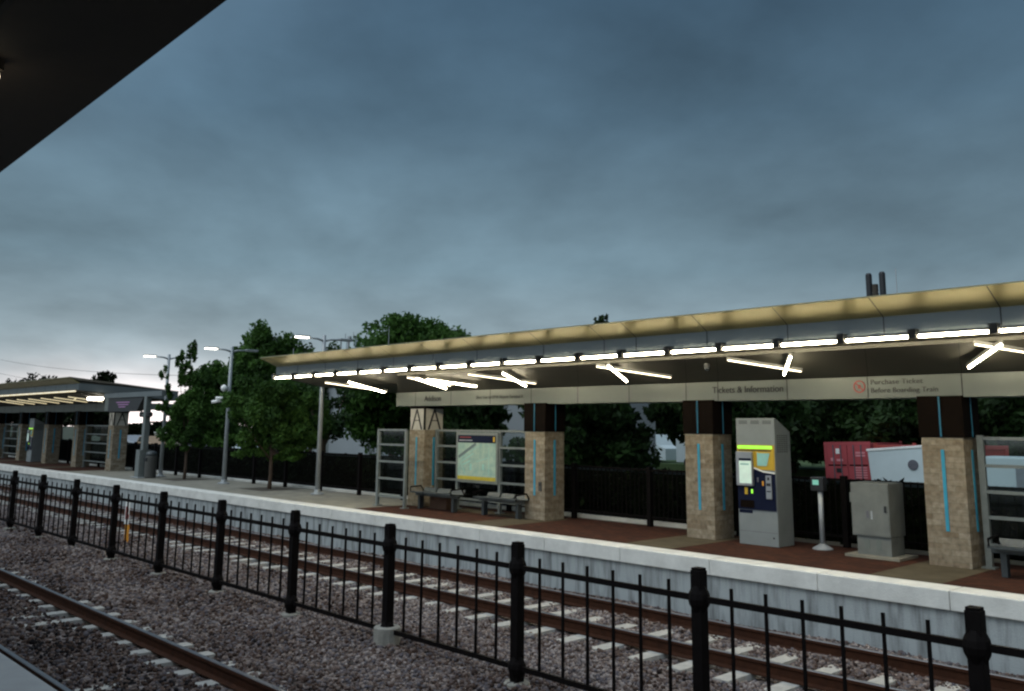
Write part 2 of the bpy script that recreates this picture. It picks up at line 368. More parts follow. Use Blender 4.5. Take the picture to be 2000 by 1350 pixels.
def stones(x0, x1, y0, y1, dens, smin, smax):
    n = int((x1 - x0) * (y1 - y0) * dens)
    px = rng.uniform(x0, x1, n); py = rng.uniform(y0, y1, n)
    ok = np.ones(n, bool)
    for ry in (3.43, 5.06, 9.93, 11.35): ok &= abs(py - ry) > 0.10
    # keep most stones off the tie tops
    for off, a, b in ((NT, 3.0, 5.6), (FT, 9.35, 11.95)):
        d = abs(((px - off + 0.32) % 0.64) - 0.32)  # distance to the nearest tie
        on = (d < 0.12) & (py > a) & (py < b)
        bare = ((py > 4.82 + 0.07 * np.sin(px * 7)) & (py < 5.36)) | ((py > 9.42) & (py < 10.92 + 0.08 * np.sin(px * 9)))
        ok &= ~(on & bare & (rng.random(n) < 0.95))
    px, py = px[ok], py[ok]; n = len(px)
    t = (1 + 5 ** 0.5) / 2
    IV = np.array([(-1, t, 0), (1, t, 0), (-1, -t, 0), (1, -t, 0), (0, -1, t), (0, 1, t), (0, -1, -t), (0, 1, -t), (t, 0, -1), (t, 0, 1), (-t, 0, -1), (-t, 0, 1)]) / (1 + t * t) ** 0.5
    IF = np.array([(0, 11, 5), (0, 5, 1), (0, 1, 7), (0, 7, 10), (0, 10, 11), (1, 5, 9), (5, 11, 4), (11, 10, 2), (10, 7, 6), (7, 1, 8), (3, 9, 4), (3, 4, 2), (3, 2, 6), (3, 6, 8), (3, 8, 9), (4, 9, 5), (2, 4, 11), (6, 2, 10), (8, 6, 7), (9, 8, 1)])
    r = rng.uniform(smin, smax, n)
    A = rng.normal(size=(n, 3, 3)); Q, _ = np.linalg.qr(A)
    S = rng.uniform(0.6, 1.15, (n, 1, 3))
    P = IV[None] * (1 + rng.uniform(-0.22, 0.22, (n, 12, 1))) * S
    P = np.einsum('nij,nkj->nki', Q, P) * r[:, None, None]
    P += np.stack([px, py, bed(px, py) + r * rng.uniform(-0.1, 0.7, n)], -1)[:, None]
    Fq = (IF[None] + (np.arange(n) * 12)[:, None, None]).reshape(-1, 3)
    return P.reshape(-1, 3), Fq, np.repeat(np.clip(rng.random(n) * 0.85 + 0.10 * np.sin(px * 1.9 + 2 * np.sin(py * 1.3)) + 0.10 * np.sin(py * 3.1 + px * 0.7) + 0.07 - 0.16 * np.exp(-((py - 4.2) / 1.0) ** 2) + 0.05 * (py > 5.6) + 0.12 * (py > 7.6), 0, 1), 20)  # near-track shade put into the tone: darker there, lighter beyond the fence
NT, FT = -10.10, -10.19      # tie phase
VV, FF, TT, k = [], [], [], 0
for a in ((-13, -1.0, 2.45, 12.2, 430, 0.013, 0.034), (-26, -13, 2.45, 12.2, 190, 0.018, 0.042), (-55, -26, 5, 12.2, 22, 0.03, 0.055)):
    v_, f_, t_ = stones(*a); VV.append(v_); FF.append(f_ + k); TT.append(t_); k += len(v_)
o = mesh_np('gravel', np.concatenate(VV), np.concatenate(FF), 'stone_bits', tone=np.concatenate(TT))
tag(o, 'pinkish grey crushed stone ballast around and between the rails', 'gravel', kind='stuff')

# far platform
slab = MB().box(-120, 6, PY + 0.10, 15.9, -0.92, -0.004); struct(slab.build('platform', 'concrete_tan'))
struct(MB().box(-120, 6, PY + 0.06, PY + 0.14, -0.95, -0.235).build('platform_wall', 'concrete_wall'))
# coping blocks with joints
cop = MB(); x = -120.0
while x < 6:
    cop.box(x, x + 1.792, PY, PY + 0.46, -0.24, 0.0); x += 1.80
struct(cop.build('platform_coping', 'concrete_coping', bevel=0.012))
pv = MB()
def quad(mb, x0, x1, y0, y1, z): mb.poly([(x0, y0, z), (x1, y0, z), (x1, y1, z), (x0, y1, z)], [(0, 1, 2, 3)])
quad(pv, -19.0, 6, PY + 0.465, 15.35, 0.0)
quad(pv, -70, -40.7, PY + 0.465, 15.35, 0.0)
struct(pv.build('brick_paving', 'brick_paving'))
bd = MB()
for xc in (-14.35, -10.0, -5.57): quad(bd, xc - 0.5, xc + 0.5, PY + 0.47, 14.9, 0.004)
for xc in (-44.4, -48.8, -53.2): quad(bd, xc - 0.5, xc + 0.5, PY + 0.47, 14.9, 0.004)
quad(bd, -18.2, -14.9, 14.25, 14.9, 0.004)
struct(bd.build('paving_band', 'band_tan'))
kb = MB(); kb.box(-120, -10.4, 15.5, 15.68, -0.01, 0.07); struct(kb.build('kerb', 'concrete_coping', bevel=0.01))

# near platform and its canopy
struct(MB().box(-60, 8, -4, 2.40, -0.95, -0.004).build('near_platform', 'concrete_grey'))
struct(MB().box(-60, 8, 2.10, 2.49, -0.30, 0.0).build('near_platform_coping', 'concrete_grey', bevel=0.02))
nc = thing('station_canopy', 'dark underside of the canopy over the nearer platform', 'canopy', (0, -1, 0))
nc.location = (0, 0, 0)
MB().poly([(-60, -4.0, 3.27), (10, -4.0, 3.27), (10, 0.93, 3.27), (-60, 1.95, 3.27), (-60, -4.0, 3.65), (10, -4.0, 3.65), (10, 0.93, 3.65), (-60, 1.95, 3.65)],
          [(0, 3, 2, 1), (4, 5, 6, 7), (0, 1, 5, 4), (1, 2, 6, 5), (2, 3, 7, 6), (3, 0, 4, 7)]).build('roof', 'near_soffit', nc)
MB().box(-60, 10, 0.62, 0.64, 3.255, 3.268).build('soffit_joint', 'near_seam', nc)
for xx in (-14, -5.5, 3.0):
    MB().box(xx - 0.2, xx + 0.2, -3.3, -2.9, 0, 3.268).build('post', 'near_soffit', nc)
t = thing('ceiling_light', 'short bright warm tube under the dark nearer canopy', 'ceiling light', (-3.935, 0.50, 3.2))
t.rotation_euler = (0, 0, R(24))
MB().tube([(-0.56, 0, 0), (0.56, 0, 0)], 0.018, 10).build('light_tube', 'tube_soft', t, smooth=True)
MB().box(-0.56, 0.56, -0.03, 0.03, 0.03, 0.066).build('housing', 'near_soffit', t)

# ------------------------------------------------------------------ rails and ties
def rail(y, label):
    p = [(-0.07, -0.87), (-0.07, -0.858), (-0.012, -0.838), (-0.010, -0.745), (-0.034, -0.735), (-0.034, -0.703), (0.034, -0.703), (0.034, -0.735), (0.010, -0.745), (0.012, -0.838), (0.07, -0.858), (0.07, -0.87)]
    r = thing('rail', label, 'rail', (-20, y, -0.87), 'steel rails of the two tracks')
    MB().prism([(a, z + 0.87) for a, z in p], -85, 24).build('web', 'rail_steel', r)
    MB().prism([(-0.03, 0.1675), (-0.026, 0.173), (0.026, 0.173), (0.03, 0.1675)], -85, 24).build('head', 'rail_head', r)
rail(3.43, 'rusty rail tight along the edge of the nearer platform')
rail(5.06, 'rusty rail between the near gravel strips, closest to the black fence on its near side')
rail(9.93, 'rusty rail just beyond the black fence')
rail(11.35, 'rusty rail directly below the wall of the far platform')
def tie_proto():
    return MB().poly([(-0.13, -1.28, -0.2), (0.13, -1.28, -0.2), (0.13, 1.28, -0.2), (-0.13, 1.28, -0.2), (-0.105, -1.26, 0.0), (0.105, -1.26, 0.0), (0.105, 1.26, 0.0), (-0.105, 1.26, 0.0)],
                     [(0, 3, 2, 1), (4, 5, 6, 7), (0, 1, 5, 4), (1, 2, 6, 5), (2, 3, 7, 6), (3, 0, 4, 7)])
tie = tie_proto().build('railroad_tie', 'tie_concrete')
for ph, yc, xa, xb, lab in ((FT, 10.64, -52, -2.6, 'pale concrete tie crossing under the far track rails'), (NT, 4.29, -26, -4.6, 'pale concrete tie half sunk in gravel of the near track')):
    n0 = int((xa - ph) / 0.64); n1_ = int((xb - ph) / 0.64)
    for i in range(n0, n1_ + 1):
        if tie is not None: o = tie; tie0 = tie; tie = None
        else:
            o = tie0.copy(); col.objects.link(o)
        o.location = (ph + i * 0.64, yc, -0.872 + random.uniform(-0.004, 0.004)); o.rotation_euler = (0, 0, random.uniform(-0.01, 0.01))
        tag(o, lab, 'railroad tie', 'concrete ties of the ' + ('far' if yc > 7 else 'near') + ' track')

# ------------------------------------------------------------------ black fence between the tracks
fb = thing('picket_fence', 'long black metal picket fence standing in the gravel between the two tracks', 'fence', (-20, 7.45, -0.9))
SP = 2.497
fp = [-2.79 - SP * i for i in range(15)] 
fp = [x + 0.04 for x in fp] 
fx = [-0.30] + fp
for i, x in enumerate(fp):
    lx = x + 20
    p = MB(); p.box(lx - 0.058, lx + 0.058, -0.058, 0.058, 0.02, 1.565); p.box(lx - 0.052, lx + 0.052, -0.052, 0.052, 1.565, 1.59)
    po = p.build('post', 'black_paint', fb, bevel=0.006)
    for zc_ in (1.305, 0.215):
        c = MB(); c.lathe(lx, 0, [(0.062, zc_ - 0.12), (0.098, zc_ - 0.05), (0.108, zc_), (0.098, zc_ + 0.05), (0.062, zc_ + 0.12)], 10)
        c.build('collar', 'black_paint', po)
    h, rf = 0.07, 0.15
    if abs(x + 10.24) < 0.3: h, rf = 0.27, 0.18
    MB().lathe(lx, 0, [(rf, -0.15), (rf, h - 0.015), (rf - 0.015, h)], 14).build('footing', 'footing', po)
pk_mesh = None
for i in range(len(fx) - 1):
    x1, x0 = fx[i] + 20, fx[i + 1] + 20
    if i == 0: x1 = fp[0] + SP + 20
    pn = MB(); pn.box(x0 + 0.058, x1 - 0.058, -0.022, 0.022, 1.28, 1.335).build('top_rail', 'black_paint', fb)
    MB().box(x0 + 0.058, x1 - 0.058, -0.022, 0.022, 0.19, 0.245).build('bottom_rail', 'black_paint', fb)
    gap = (x1 - x0) / 7
    if i < 14:
        pp_ = thing('picket_panel', '', '', (0, 0, 0)); del pp_['label']; del pp_['category']; pp_.parent = fb
        for j in range(1, 7):
            if pk_mesh is None:
                po = MB().box(-0.0125, 0.0125, -0.0125, 0.0125, 0.247, 1.44).build('picket', 'black_paint', pp_); pk_mesh = po.data
            else:
                po = bpy.data.objects.new('picket', pk_mesh); col.objects.link(po); po.parent = pp_
            po.location = (x0 + gap * j, 0.0, 0)
# small marker beyond the fence
t = thing('trackside_marker', 'small pink and white marker plate on a short orange post behind the fence', 'marker', (-23.25, 8.9, -0.92))
MB().box(-0.09, 0.09, -0.02, 0.02, 0.0, 0.44).build('post', 'orange', t)
p = MB().box(-0.13, 0.13, -0.034, -0.022, 0.45, 1.0).build('plate', 'white_trim', t)
text('symbol', 'B', 0.46, 'letter_red', (-0.11, -0.037, 0.56), p)

# ------------------------------------------------------------------ far fence along the back of the platform
ff = thing('picket_fence', 'low dark picket fence along the back kerb of the far platform', 'fence', (-20, 15.25, 0))
x = 3.0; n = 0
while x > -62:
    lx = x + 20
    MB().box(lx - 0.05, lx + 0.05, -0.05, 0.05, -0.004, 1.21).build('post', 'black_paint', ff)
    p = MB(); p.box(lx - 2.08, lx - 0.05, -0.018, 0.018, 1.12, 1.16); p.box(lx - 2.08, lx - 0.05, -0.018, 0.018, 0.16, 0.20)
    k = 1
    while k * 0.115 < 2.05:
        xx = lx - 0.05 - k * 0.115; p.box(xx - 0.009, xx + 0.009, -0.0085, 0.0085, 0.12, 1.165); k += 1
    p.build('picket_panel', 'black_paint', ff)
    x -= 2.13

# ------------------------------------------------------------------ leaves
def crown_pts(n, blobs):
    """points near the surfaces of many small clumps that sit in the given ellipsoids"""
    w_ = np.array([b[3] * b[4] * b[5] for b in blobs]) ** 0.8; w_ /= w_.sum()
    cnt = rng.multinomial(n, w_); P = []; T = []
    for (cx, cy, cz, rx, ry, rz), c in zip(blobs, cnt):
        ncl = max(3, int(14 * (rx * ry * rz) ** 0.25))
        d = rng.normal(size=(ncl, 3)); d /= np.linalg.norm(d, axis=1)[:, None]
        cc = d * (rng.random((ncl, 1)) ** 0.4) * 0.82
        cr_ = rng.uniform(0.22, 0.46, ncl); ct = rng.random(ncl)
        k = rng.integers(0, ncl, c)
        e = rng.normal(size=(c, 3)); e /= np.linalg.norm(e, axis=1)[:, None]
        e *= (rng.random((c, 1)) ** 0.45)
        q = cc[k] + e * cr_[k][:, None]
        P.append(q * (rx, ry, rz) + (cx, cy, cz)); T.append(np.clip(ct[k] * 0.6 + rng.random(c) * 0.4, 0, 1))
    return np.concatenate(P), np.concatenate(T)
def leaves(name, P, T, size, m, parent, aspect=0.55):
    n = len(P); a = rng.normal(size=(n, 3)); a /= np.linalg.norm(a, axis=1)[:, None]
    b = np.cross(a, rng.normal(size=(n, 3))); b /= np.linalg.norm(b, axis=1)[:, None]
    s = size * rng.uniform(0.6, 1.35, (n, 1))
    a = a * s; b = b * s * aspect
    V = np.stack([P - a, P - b * 0.9 + a * 0.1, P + a, P + b * 0.9 + a * 0.1], 1).reshape(-1, 3)
    F = np.arange(4 * n).reshape(n, 4)
    return mesh_np(name, V, F, m, parent, tone=T)
def tree(label, x, y, zb, trunk_top, blobs, n, size, m, r=0.1, group=None, limbs=6, name='tree', cat='tree'):
    t = thing(name, label, cat, (x, y, zb), group)
    tr = MB(); H = trunk_top - zb
    ztop = max(b[2] for b in blobs) - y * 0
    pts = [(0, 0, -0.05), (0.02, 0.01, H * 0.4), (-0.03, 0.02, H), (0.03, -0.02, H + (ztop - trunk_top) * 0.6)]
    tr.tube(pts, [r * 1.25, r, r * 0.8, r * 0.25], 8)
    for i in range(limbs):
        b = blobs[i % len(blobs)]
        tx, ty, tz = b[0] - x + random.uniform(-.3, .3) * b[3], b[1] - y + random.uniform(-.3, .3) * b[4], b[2] - zb + random.uniform(-.2, .5) * b[5]
        h0 = H * random.uniform(0.75, 1.1); tr.tube([(0, 0, h0), (tx * 0.5, ty * 0.5, h0 + (tz - h0) * 0.45), (tx, ty, tz)], [r * 0.5, r * 0.32, r * 0.1], 6)
    tr.build('trunk', 'bark', t, smooth=True)
    P, T = crown_pts(n, [(b[0] - x, b[1] - y, b[2] - zb, b[3], b[4], b[5]) for b in blobs])
    leaves('crown', P, T, size, m, t)
    return t
# two young platform trees
def spread(x, y, k, rows):
    # rows: sideways offset, height, half width, half depth, half height
    return [(x + k[0] * l, y + k[1] * l, z, rw, rw, rz) for l, z, rw, rz in rows]
tree('slim young platform tree with spiky upright top, left of the two street trees', -32.6, 14.4, 0.0, 1.15,
     spread(-32.6, 14.4, (0.41, 0.9), [(0, 2.2, 0.8, 1.0), (0.5, 1.9, 0.6, 0.8), (-0.5, 2.0, 0.55, 0.75), (0.0, 3.2, 0.55, 0.8), (0.02, 4.25, 0.25, 0.8), (-0.38, 3.85, 0.28, 0.85), (0.62, 3.8, 0.34, 0.75), (0.25, 3.6, 0.4, 0.6), (-0.98, 3.75, 0.17, 0.35), (-0.75, 3.3, 0.25, 0.4), (0.85, 2.8, 0.42, 0.7), (-0.8, 2.5, 0.34, 0.5), (-0.2, 1.3, 0.5, 0.35), (0.5, 1.25, 0.45, 0.3)]),
     17000, 0.07, 'leaf_young', 0.055, 'young trees planted in the platform')
tree('broad bushy platform tree between the middle and right lamp posts', -26.3, 14.4, 0.0, 1.1,
     spread(-26.3, 14.4, (0.48, 0.877), [(0, 2.2, 1.1, 1.15), (0.7, 1.9, 0.85, 0.85), (-0.75, 2.1, 0.8, 0.95), (-0.1, 3.2, 0.95, 0.75), (0.8, 2.8, 0.75, 0.7), (1.35, 1.7, 0.6, 0.6), (-1.1, 2.8, 0.5, 0.7), (1.5, 2.3, 0.45, 0.5), (-0.3, 3.9, 0.5, 0.4), (0.4, 1.15, 0.7, 0.35), (-0.6, 1.15, 0.55, 0.3)]),
     32000, 0.07, 'leaf_young', 0.06, 'young trees planted in the platform')
for x in (-32.6, -26.3):
    struct(MB().poly([(x - .75, 13.75, 0.003), (x + .75, 13.75, 0.003), (x + .75, 15.05, 0.003), (x - .75, 15.05, 0.003)], [(0, 1, 2, 3)]).build('ground_tree_pit', 'tree_pit'))

BG = 'trees beyond the far fence'
def bgtree(label, x, y, top, rx, low, n, size, m, zb=-1.0, r=0.2, lumps=11, mid=None):
    """one full crown from z=low to z=top, made of lumps"""
    blobs = []; H = top - low; rz = H / 2
    for i in range(lumps):
        a = random.uniform(0, 2 * math.pi); hh = random.random(); rad = math.sin(math.pi * (0.12 + 0.80 * hh)) ** 0.7
        q = random.uniform(0.35, 0.72) * rx * rad; s = random.uniform(0.32, 0.5)
        blobs.append((x + q * math.cos(a), y + q * math.sin(a), low + s * 0.6 * H * 0.5 + hh * (H - s * H * 0.62), rx * s, rx * s, H * 0.5 * s))
    blobs.append((x, y, low + H * 0.45, rx * 0.62, rx * 0.62, H * 0.38))
    return tree(label, x, y, zb, low + H * 0.15, blobs, n, size, m, r, BG)
bgtree('tall green tree with pointed top behind the broad platform tree', -41.7, 22.6, 6.95, 2.9, 0.6, 36000, 0.12, 'leaf_young')
bgtree('leafy tree behind the slim platform tree', -48.6, 22.4, 5.3, 2.9, 0.5, 24000, 0.12, 'leaf_young')
bgtree('small rounded tree seen just left of the right lamp post top', -66.5, 40, 9.2, 3.4, 1.5, 7000, 0.2, 'leaf_dark')
bgtree('large domed tree rising above the left end of the canopy', -37.3, 28.4, 7.45, 4.9, 0.8, 46000, 0.14, 'leaf_young', r=0.25, lumps=20)
bgtree('lower tree at the left of the big domed tree', -31.6, 19.5, 3.9, 1.7, 1.3, 4500, 0.1, 'leaf_dark')
bgtree('dark dense tree behind the open bay next to the map shelter', -25.0, 27, 5.5, 3.9, -0.3, 26000, 0.17, 'leaf_dark', r=0.25, lumps=14)
bgtree('dark tree behind the stone pillar left of the ticket machine', -20.6, 30, 5.4, 3.4, 0.9, 22000, 0.18, 'leaf_dark', r=0.22, lumps=13)
bgtree('bushy low tree behind the map shelter', -30.0, 24.5, 4.9, 2.9, -0.3, 20000, 0.15, 'leaf_dark', lumps=12)
bgtree('dark tree behind the ticket machine', -26.8, 42, 6.6, 3.3, -0.8, 26000, 0.17, 'leaf_dark', lumps=12)
bgtree('wide tree behind the red container', -34.0, 60, 8.6, 6.5, -0.8, 38000, 0.24, 'leaf_dark', r=0.35, lumps=14)
bgtree('tree behind the white trailer', -25.5, 58, 8.4, 6.2, -0.8, 38000, 0.24, 'leaf_dark', r=0.35, lumps=14)
bgtree('dark tree at the far right behind the glass screen', -17.0, 56, 8.2, 6.0, -0.8, 30000, 0.24, 'leaf_dark', r=0.3, lumps=13)
bgtree('narrow tree whose tip just shows over the canopy roof', -26.3, 30.5, 7.05, 0.7, 4.5, 1500, 0.12, 'leaf_dark', r=0.1)
bgtree('tree filling the gap between the big domed tree and the building wall', -45.5, 33, 6.4, 3.6, 0.0, 12000, 0.2, 'leaf_dark', lumps=12)
n = 60000
wx = rng.uniform(-150, 30, n); wt = 7.5 + 1.4 * np.sin(wx * 0.31) + 0.9 * np.sin(wx * 0.83 + 1)
wz = -1.3 + rng.random(n) ** 0.8 * wt
o = leaves('woods', np.stack([wx, 80 + rng.normal(0, 1.6, n), wz], -1), rng.random(n), 0.55, 'leaf_deep', None)
tag(o, 'far dark mass of woods behind everything under the canopy', 'woods', kind='stuff')
for i, (x, y, top, rx, lab) in enumerate([(-178, 47, 8.3, 7, 'far tree at the left picture edge over the distant shelter'), (-164, 45, 9.9, 8, 'broad far tree over the distant shelter roof'), (-150, 46, 9.0, 6, 'far tree right of the broad one over the distant shelter'),
                                   (-128.5, 45, 8.7, 4.2, 'lone rounded far tree at the right end of the distant shelter'), (-139, 46, 8.1, 5, 'low far tree between the broad and the lone one')]):
    bgtree(lab, x, y, top, rx, 1.0, 5000, 0.42, 'leaf_deep', r=0.4)
for i, (x, y, top, rx) in enumerate([(-176, 62, 2.0, 6), (-166, 61, 2.5, 6), (-157, 62, 2.0, 5), (-150, 62, 2.4, 6), (-138, 60, 2.9, 5), (-128, 60, 2.2, 5), (-118, 62, 2.5, 5), (-108, 60, 2.2, 6), (-98, 60, 3.2, 5), (-88, 60, 3.4, 5), (-80, 58, 3.6, 5)]):
    bgtree('low dark scrub tree on the distant horizon behind the road', x, y, top, rx, -0.9, 1800, 0.32, 'leaf_deep', r=0.2, lumps=5)
# hedge added behind the far fence to fill the near-black band
n = 60000
P = np.stack([rng.uniform(-64, 4, n), rng.normal(16.9, 0.42, n), rng.uniform(-0.45, 0.98, n)], -1)
P[:, 2] += 0.05 * np.sin(P[:, 0] * 1.3) + 0.03 * np.sin(P[:, 0] * 3.7)
h = thing('hedge', 'long low dark hedge added behind the far platform fence to fill the black gaps', 'hedge', (-30, 16.9, -0.45))
leaves('foliage', P - (-30, 16.9, -0.45), rng.random(n) * 0.5, 0.085, 'leaf_deep', h)
MB().box(-34, 33, -0.42, 0.42, 0.0, 1.45).build('dark_core', 'leaf_deep', h)  # solid dark core added to keep the band black

# ------------------------------------------------------------------ canopies of the far platform
def column(parent, xc, aa=False, wd=0.62):
    x0, x1, y0, y1 = xc - wd / 2, xc + wd / 2, 14.3, 14.92
    c = MB().box(x0, x1, y0, y1, 0.004, 1.90).build('column', 'stone', parent, bevel=0.008)
    if aa:
        MB().box(x0 + 0.012, x1 - 0.012, y0 + 0.012, y1 - 0.012, 1.903, 2.50).build('cap_panel', 'cap_white', c)
        fr = MB()
        for (a, b) in ((x0, y0), (x1, y0), (x1, y1), (x0, y1)):
            pass
        fr.box(x1 - 0.035, x1 + 0.008, y0 - 0.008, y0 + 0.035, 1.903, 2.50)
        fr.box(x0 - 0.006, x1 + 0.006, y0 - 0.006, y1 + 0.006, 2.44, 2.506)
        fr.build('frame', 'black_paint', c)
        A = MB()
        def stroke(p0, p1, wd_, axis):
            (a0, z0), (a1, z1) = p0, p1
            if axis == 'x': pts = [(a0 - wd_, y0 + 0.002, z0), (a0 + wd_, y0 + 0.002, z0), (a1 + wd_, y0 + 0.002, z1), (a1 - wd_, y0 + 0.002, z1)]; e = (0, 0.012, 0)
            else: pts = [(x1 - 0.002, a0 - wd_, z0), (x1 - 0.002, a0 + wd_, z0), (x1 - 0.002, a1 + wd_, z1), (x1 - 0.002, a1 - wd_, z1)]; e = (-0.012, 0, 0)
            q = [(p[0] + e[0], p[1] + e[1], p[2] + e[2]) for p in pts]
            A.poly(pts + q, [(0, 1, 2, 3), (7, 6, 5, 4), (0, 4, 5, 1), (1, 5, 6, 2), (2, 6, 7, 3), (3, 7, 4, 0)])
        xm = (x0 + x1) / 2 - 0.02; ym = (y0 + y1) / 2 + 0.02
        for s in (-1, 1):
            stroke((xm + s * 0.20, 1.91), (xm, 2.43), 0.026, 'x'); stroke((ym + s * 0.19, 1.91), (ym, 2.43), 0.026, 'y')
        A.box(xm - 0.09, xm + 0.09, y0 + 0.003, y0 + 0.013, 2.13, 2.15); A.box(x1 - 0.013, x1 - 0.003, ym - 0.09, ym + 0.09, 2.13, 2.15)
        A.build('lettering', 'letter_dark', c)
    else:
        MB().box(x0 - 0.025, x1 + 0.025, y0 - 0.012, y1 + 0.012, 1.903, 2.53).build('capital', 'capital_dark', c)
        MB().box(xc - 0.011, xc + 0.011, y0 - 0.026, y0 - 0.014, 1.905, 2.52).build('blue_strip', 'blue_dim', c)
        MB().box(x1 + 0.027, x1 + 0.039, 14.60, 14.620, 1.905, 2.52).build('blue_strip', 'blue_dim', c)
    MB().box(xc - 0.025, xc + 0.025, y0 - 0.012, y0 + 0.001, 0.52, 1.72).build('blue_strip', 'blue_strip', c)
    MB().box(x1 - 0.001, x1 + 0.012, 14.58, 14.64, 0.52, 1.72).build('blue_strip', 'blue_strip', c)
    return c

FY = 12.60
def canopy(label, xa, xb, bx0, bx1, lower_side, parts_cols, seams, gseams, bseams, far=False):
    t = thing('station_canopy', label, 'canopy', (0, 0, 0))
    # roof and soffit
    MB().prism([(12.17, 3.835), (12.25, 3.86), (16.8, 3.42), (16.8, 3.40), (12.62, 3.72)], xa, xb).build('roof', 'roof_sheet', t)
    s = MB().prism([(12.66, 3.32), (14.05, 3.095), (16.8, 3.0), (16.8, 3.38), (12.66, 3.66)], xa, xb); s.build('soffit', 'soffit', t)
    f = MB().box(xa - 0.0, xb, FY, FY + 0.05, 3.325, 3.60).build('fascia', 'fascia_grey', t)
    sm = MB()
    for x in seams: sm.box(x - 0.008, x + 0.008, FY - 0.003, FY, 3.325, 3.60)
    sm.build('seam', 'seam', f)
    e = 0.10 if far is False else 0.0
    # outward leaning cornice
    cpr = [(12.60, 3.60), (12.17, 3.835), (12.19, 3.86), (12.64, 3.62)]
    c = MB()
    c.poly([(xa, 12.60, 3.60), (xb, 12.60, 3.60), (xb, 12.17, 3.835), (xa - 0.25, 12.17, 3.835), (xa, 12.66, 3.62), (xb, 12.66, 3.62), (xb, 12.22, 3.86), (xa - 0.25, 12.22, 3.86)],
           [(0, 1, 2, 3), (4, 7, 6, 5), (0, 4, 5, 1), (3, 2, 6, 7), (0, 3, 7, 4), (1, 5, 6, 2)])
    co = c.build('cornice', 'cornice', t)
    sm = MB()
    for x in gseams:
        sm.poly([(x - 0.007, 12.597, 3.598), (x + 0.007, 12.597, 3.598), (x + 0.007, 12.167, 3.832), (x - 0.007, 12.167, 3.832)], [(0, 1, 2, 3)])
    sm.build('seam', 'seam', co)
    # side return
    sx = xa if lower_side == 'a' else xb
    MB().poly([(sx, 12.605, 3.33), (sx, 16.8, 3.0), (sx, 16.8, 3.42), (sx, 12.605, 3.60), (sx + (0.05 if lower_side == 'a' else -0.05) * -1, 12.605, 3.33), (sx + (0.05 if lower_side == 'a' else -0.05) * -1, 16.8, 3.0), (sx + (0.05 if lower_side == 'a' else -0.05) * -1, 16.8, 3.42), (sx + (0.05 if lower_side == 'a' else -0.05) * -1, 12.605, 3.60)],
              [(0, 1, 2, 3), (4, 7, 6, 5), (0, 4, 5, 1), (1, 5, 6, 2), (2, 6, 7, 3), (3, 7, 4, 0)]).build('end_fascia', 'fascia_grey', t)
    # sloping drop panel and sign beam
    fx0 = bx0 + 1.9 if not far else bx0; fx1 = bx1 if not far else bx1 - 0.6
    a = [(fx0, 12.97, 3.20), (fx1, 12.97, 3.20), (bx1, 14.39, 2.875), (bx0, 14.39, 2.875)]
    b = [(fx0, 12.97, 3.255), (fx1, 12.97, 3.255), (bx1, 14.39, 3.07), (bx0, 14.39, 3.07)]
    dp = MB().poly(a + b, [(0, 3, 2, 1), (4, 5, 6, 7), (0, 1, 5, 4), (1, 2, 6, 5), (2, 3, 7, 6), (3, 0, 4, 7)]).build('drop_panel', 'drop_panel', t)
    sm = MB()
    for x in bseams: sm.poly([(x * 0.905 - 0.006, 12.98, 3.195), (x * 0.905 + 0.006, 12.98, 3.195), (x + 0.006, 14.385, 2.872), (x - 0.006, 14.385, 2.872)], [(0, 1, 2, 3)])
    sm.build('seam', 'seam', dp)
    bm_ = MB().box(bx0, bx1, 14.36, 14.90, 2.51, 2.865).build('sign_beam', 'sign_panel', t, bevel=0.006)
    sm = MB()
    for x in bseams: sm.box(x - 0.008, x + 0.008, 14.357, 14.36, 2.51, 2.865)
    sm.build('seam', 'seam', bm_)
    for xc, aa in parts_cols: column(t, xc, aa)
    return t, bm_
bs = [-18.81, -17.37, -15.91, -14.53, -13.11, -11.70, -10.30, -9.58, -8.16, -6.71, -5.24, -3.8, -2.4, -1.0]
gs = [-21.8, -20.4, -18.9, -17.4, -15.9, -14.4, -12.41, -10.84, -10.09, -8.59, -7.11, -5.60, -4.05, -2.5, -1.0]
ca, beam = canopy('long lit canopy with golden cornice and sign band, carried on four stone pillars', -22.93, 1.5, -19.65, 1.5, 'a',
                  [(-18.64, True), (-14.35, False), (-10.0, False), (-5.57, False)], gs, gs, bs)
text('lettering', 'Addison', 0.205, 'letter_dark', (-18.43, 14.353, 2.625), beam, sx=1.0)
text('lettering', 'Silver Line to DFW Airport Terminal B', 0.105, 'letter_grey', (-16.42, 14.353, 2.655), beam, sx=0.97)
text('lettering', 'Tickets & Information', 0.168, 'letter_dark', (-9.70, 14.353, 2.655), beam, sx=0.99, extrude=0.005)
text('lettering', 'Purchase Ticket', 0.115, 'letter_grey', (-6.66, 14.353, 2.735), beam, sx=1.02, space=1.1)
text('lettering', 'Before Boarding Train', 0.115, 'letter_grey', (-6.66, 14.353, 2.60), beam, sx=0.98, space=1.05)
rg = MB(); N = 28
for i in range(N):
    a0, a1 = 2 * math.pi * i / N, 2 * math.pi * (i + 1) / N
    pts = [(-6.85 + r_ * math.cos(a), y_, 2.705 + r_ * math.sin(a)) for y_ in (14.352, 14.359) for a, r_ in ((a0, 0.082), (a1, 0.082), (a1, 0.102), (a0, 0.102))]
    rg.poly(pts, [(0, 1, 2, 3), (7, 6, 5, 4), (0, 4, 5, 1), (2, 6, 7, 3)])
rg.poly([(-6.915, 14.351, 2.755), (-6.90, 14.351, 2.77), (-6.785, 14.351, 2.655), (-6.80, 14.351, 2.64)], [(0, 1, 2, 3)])
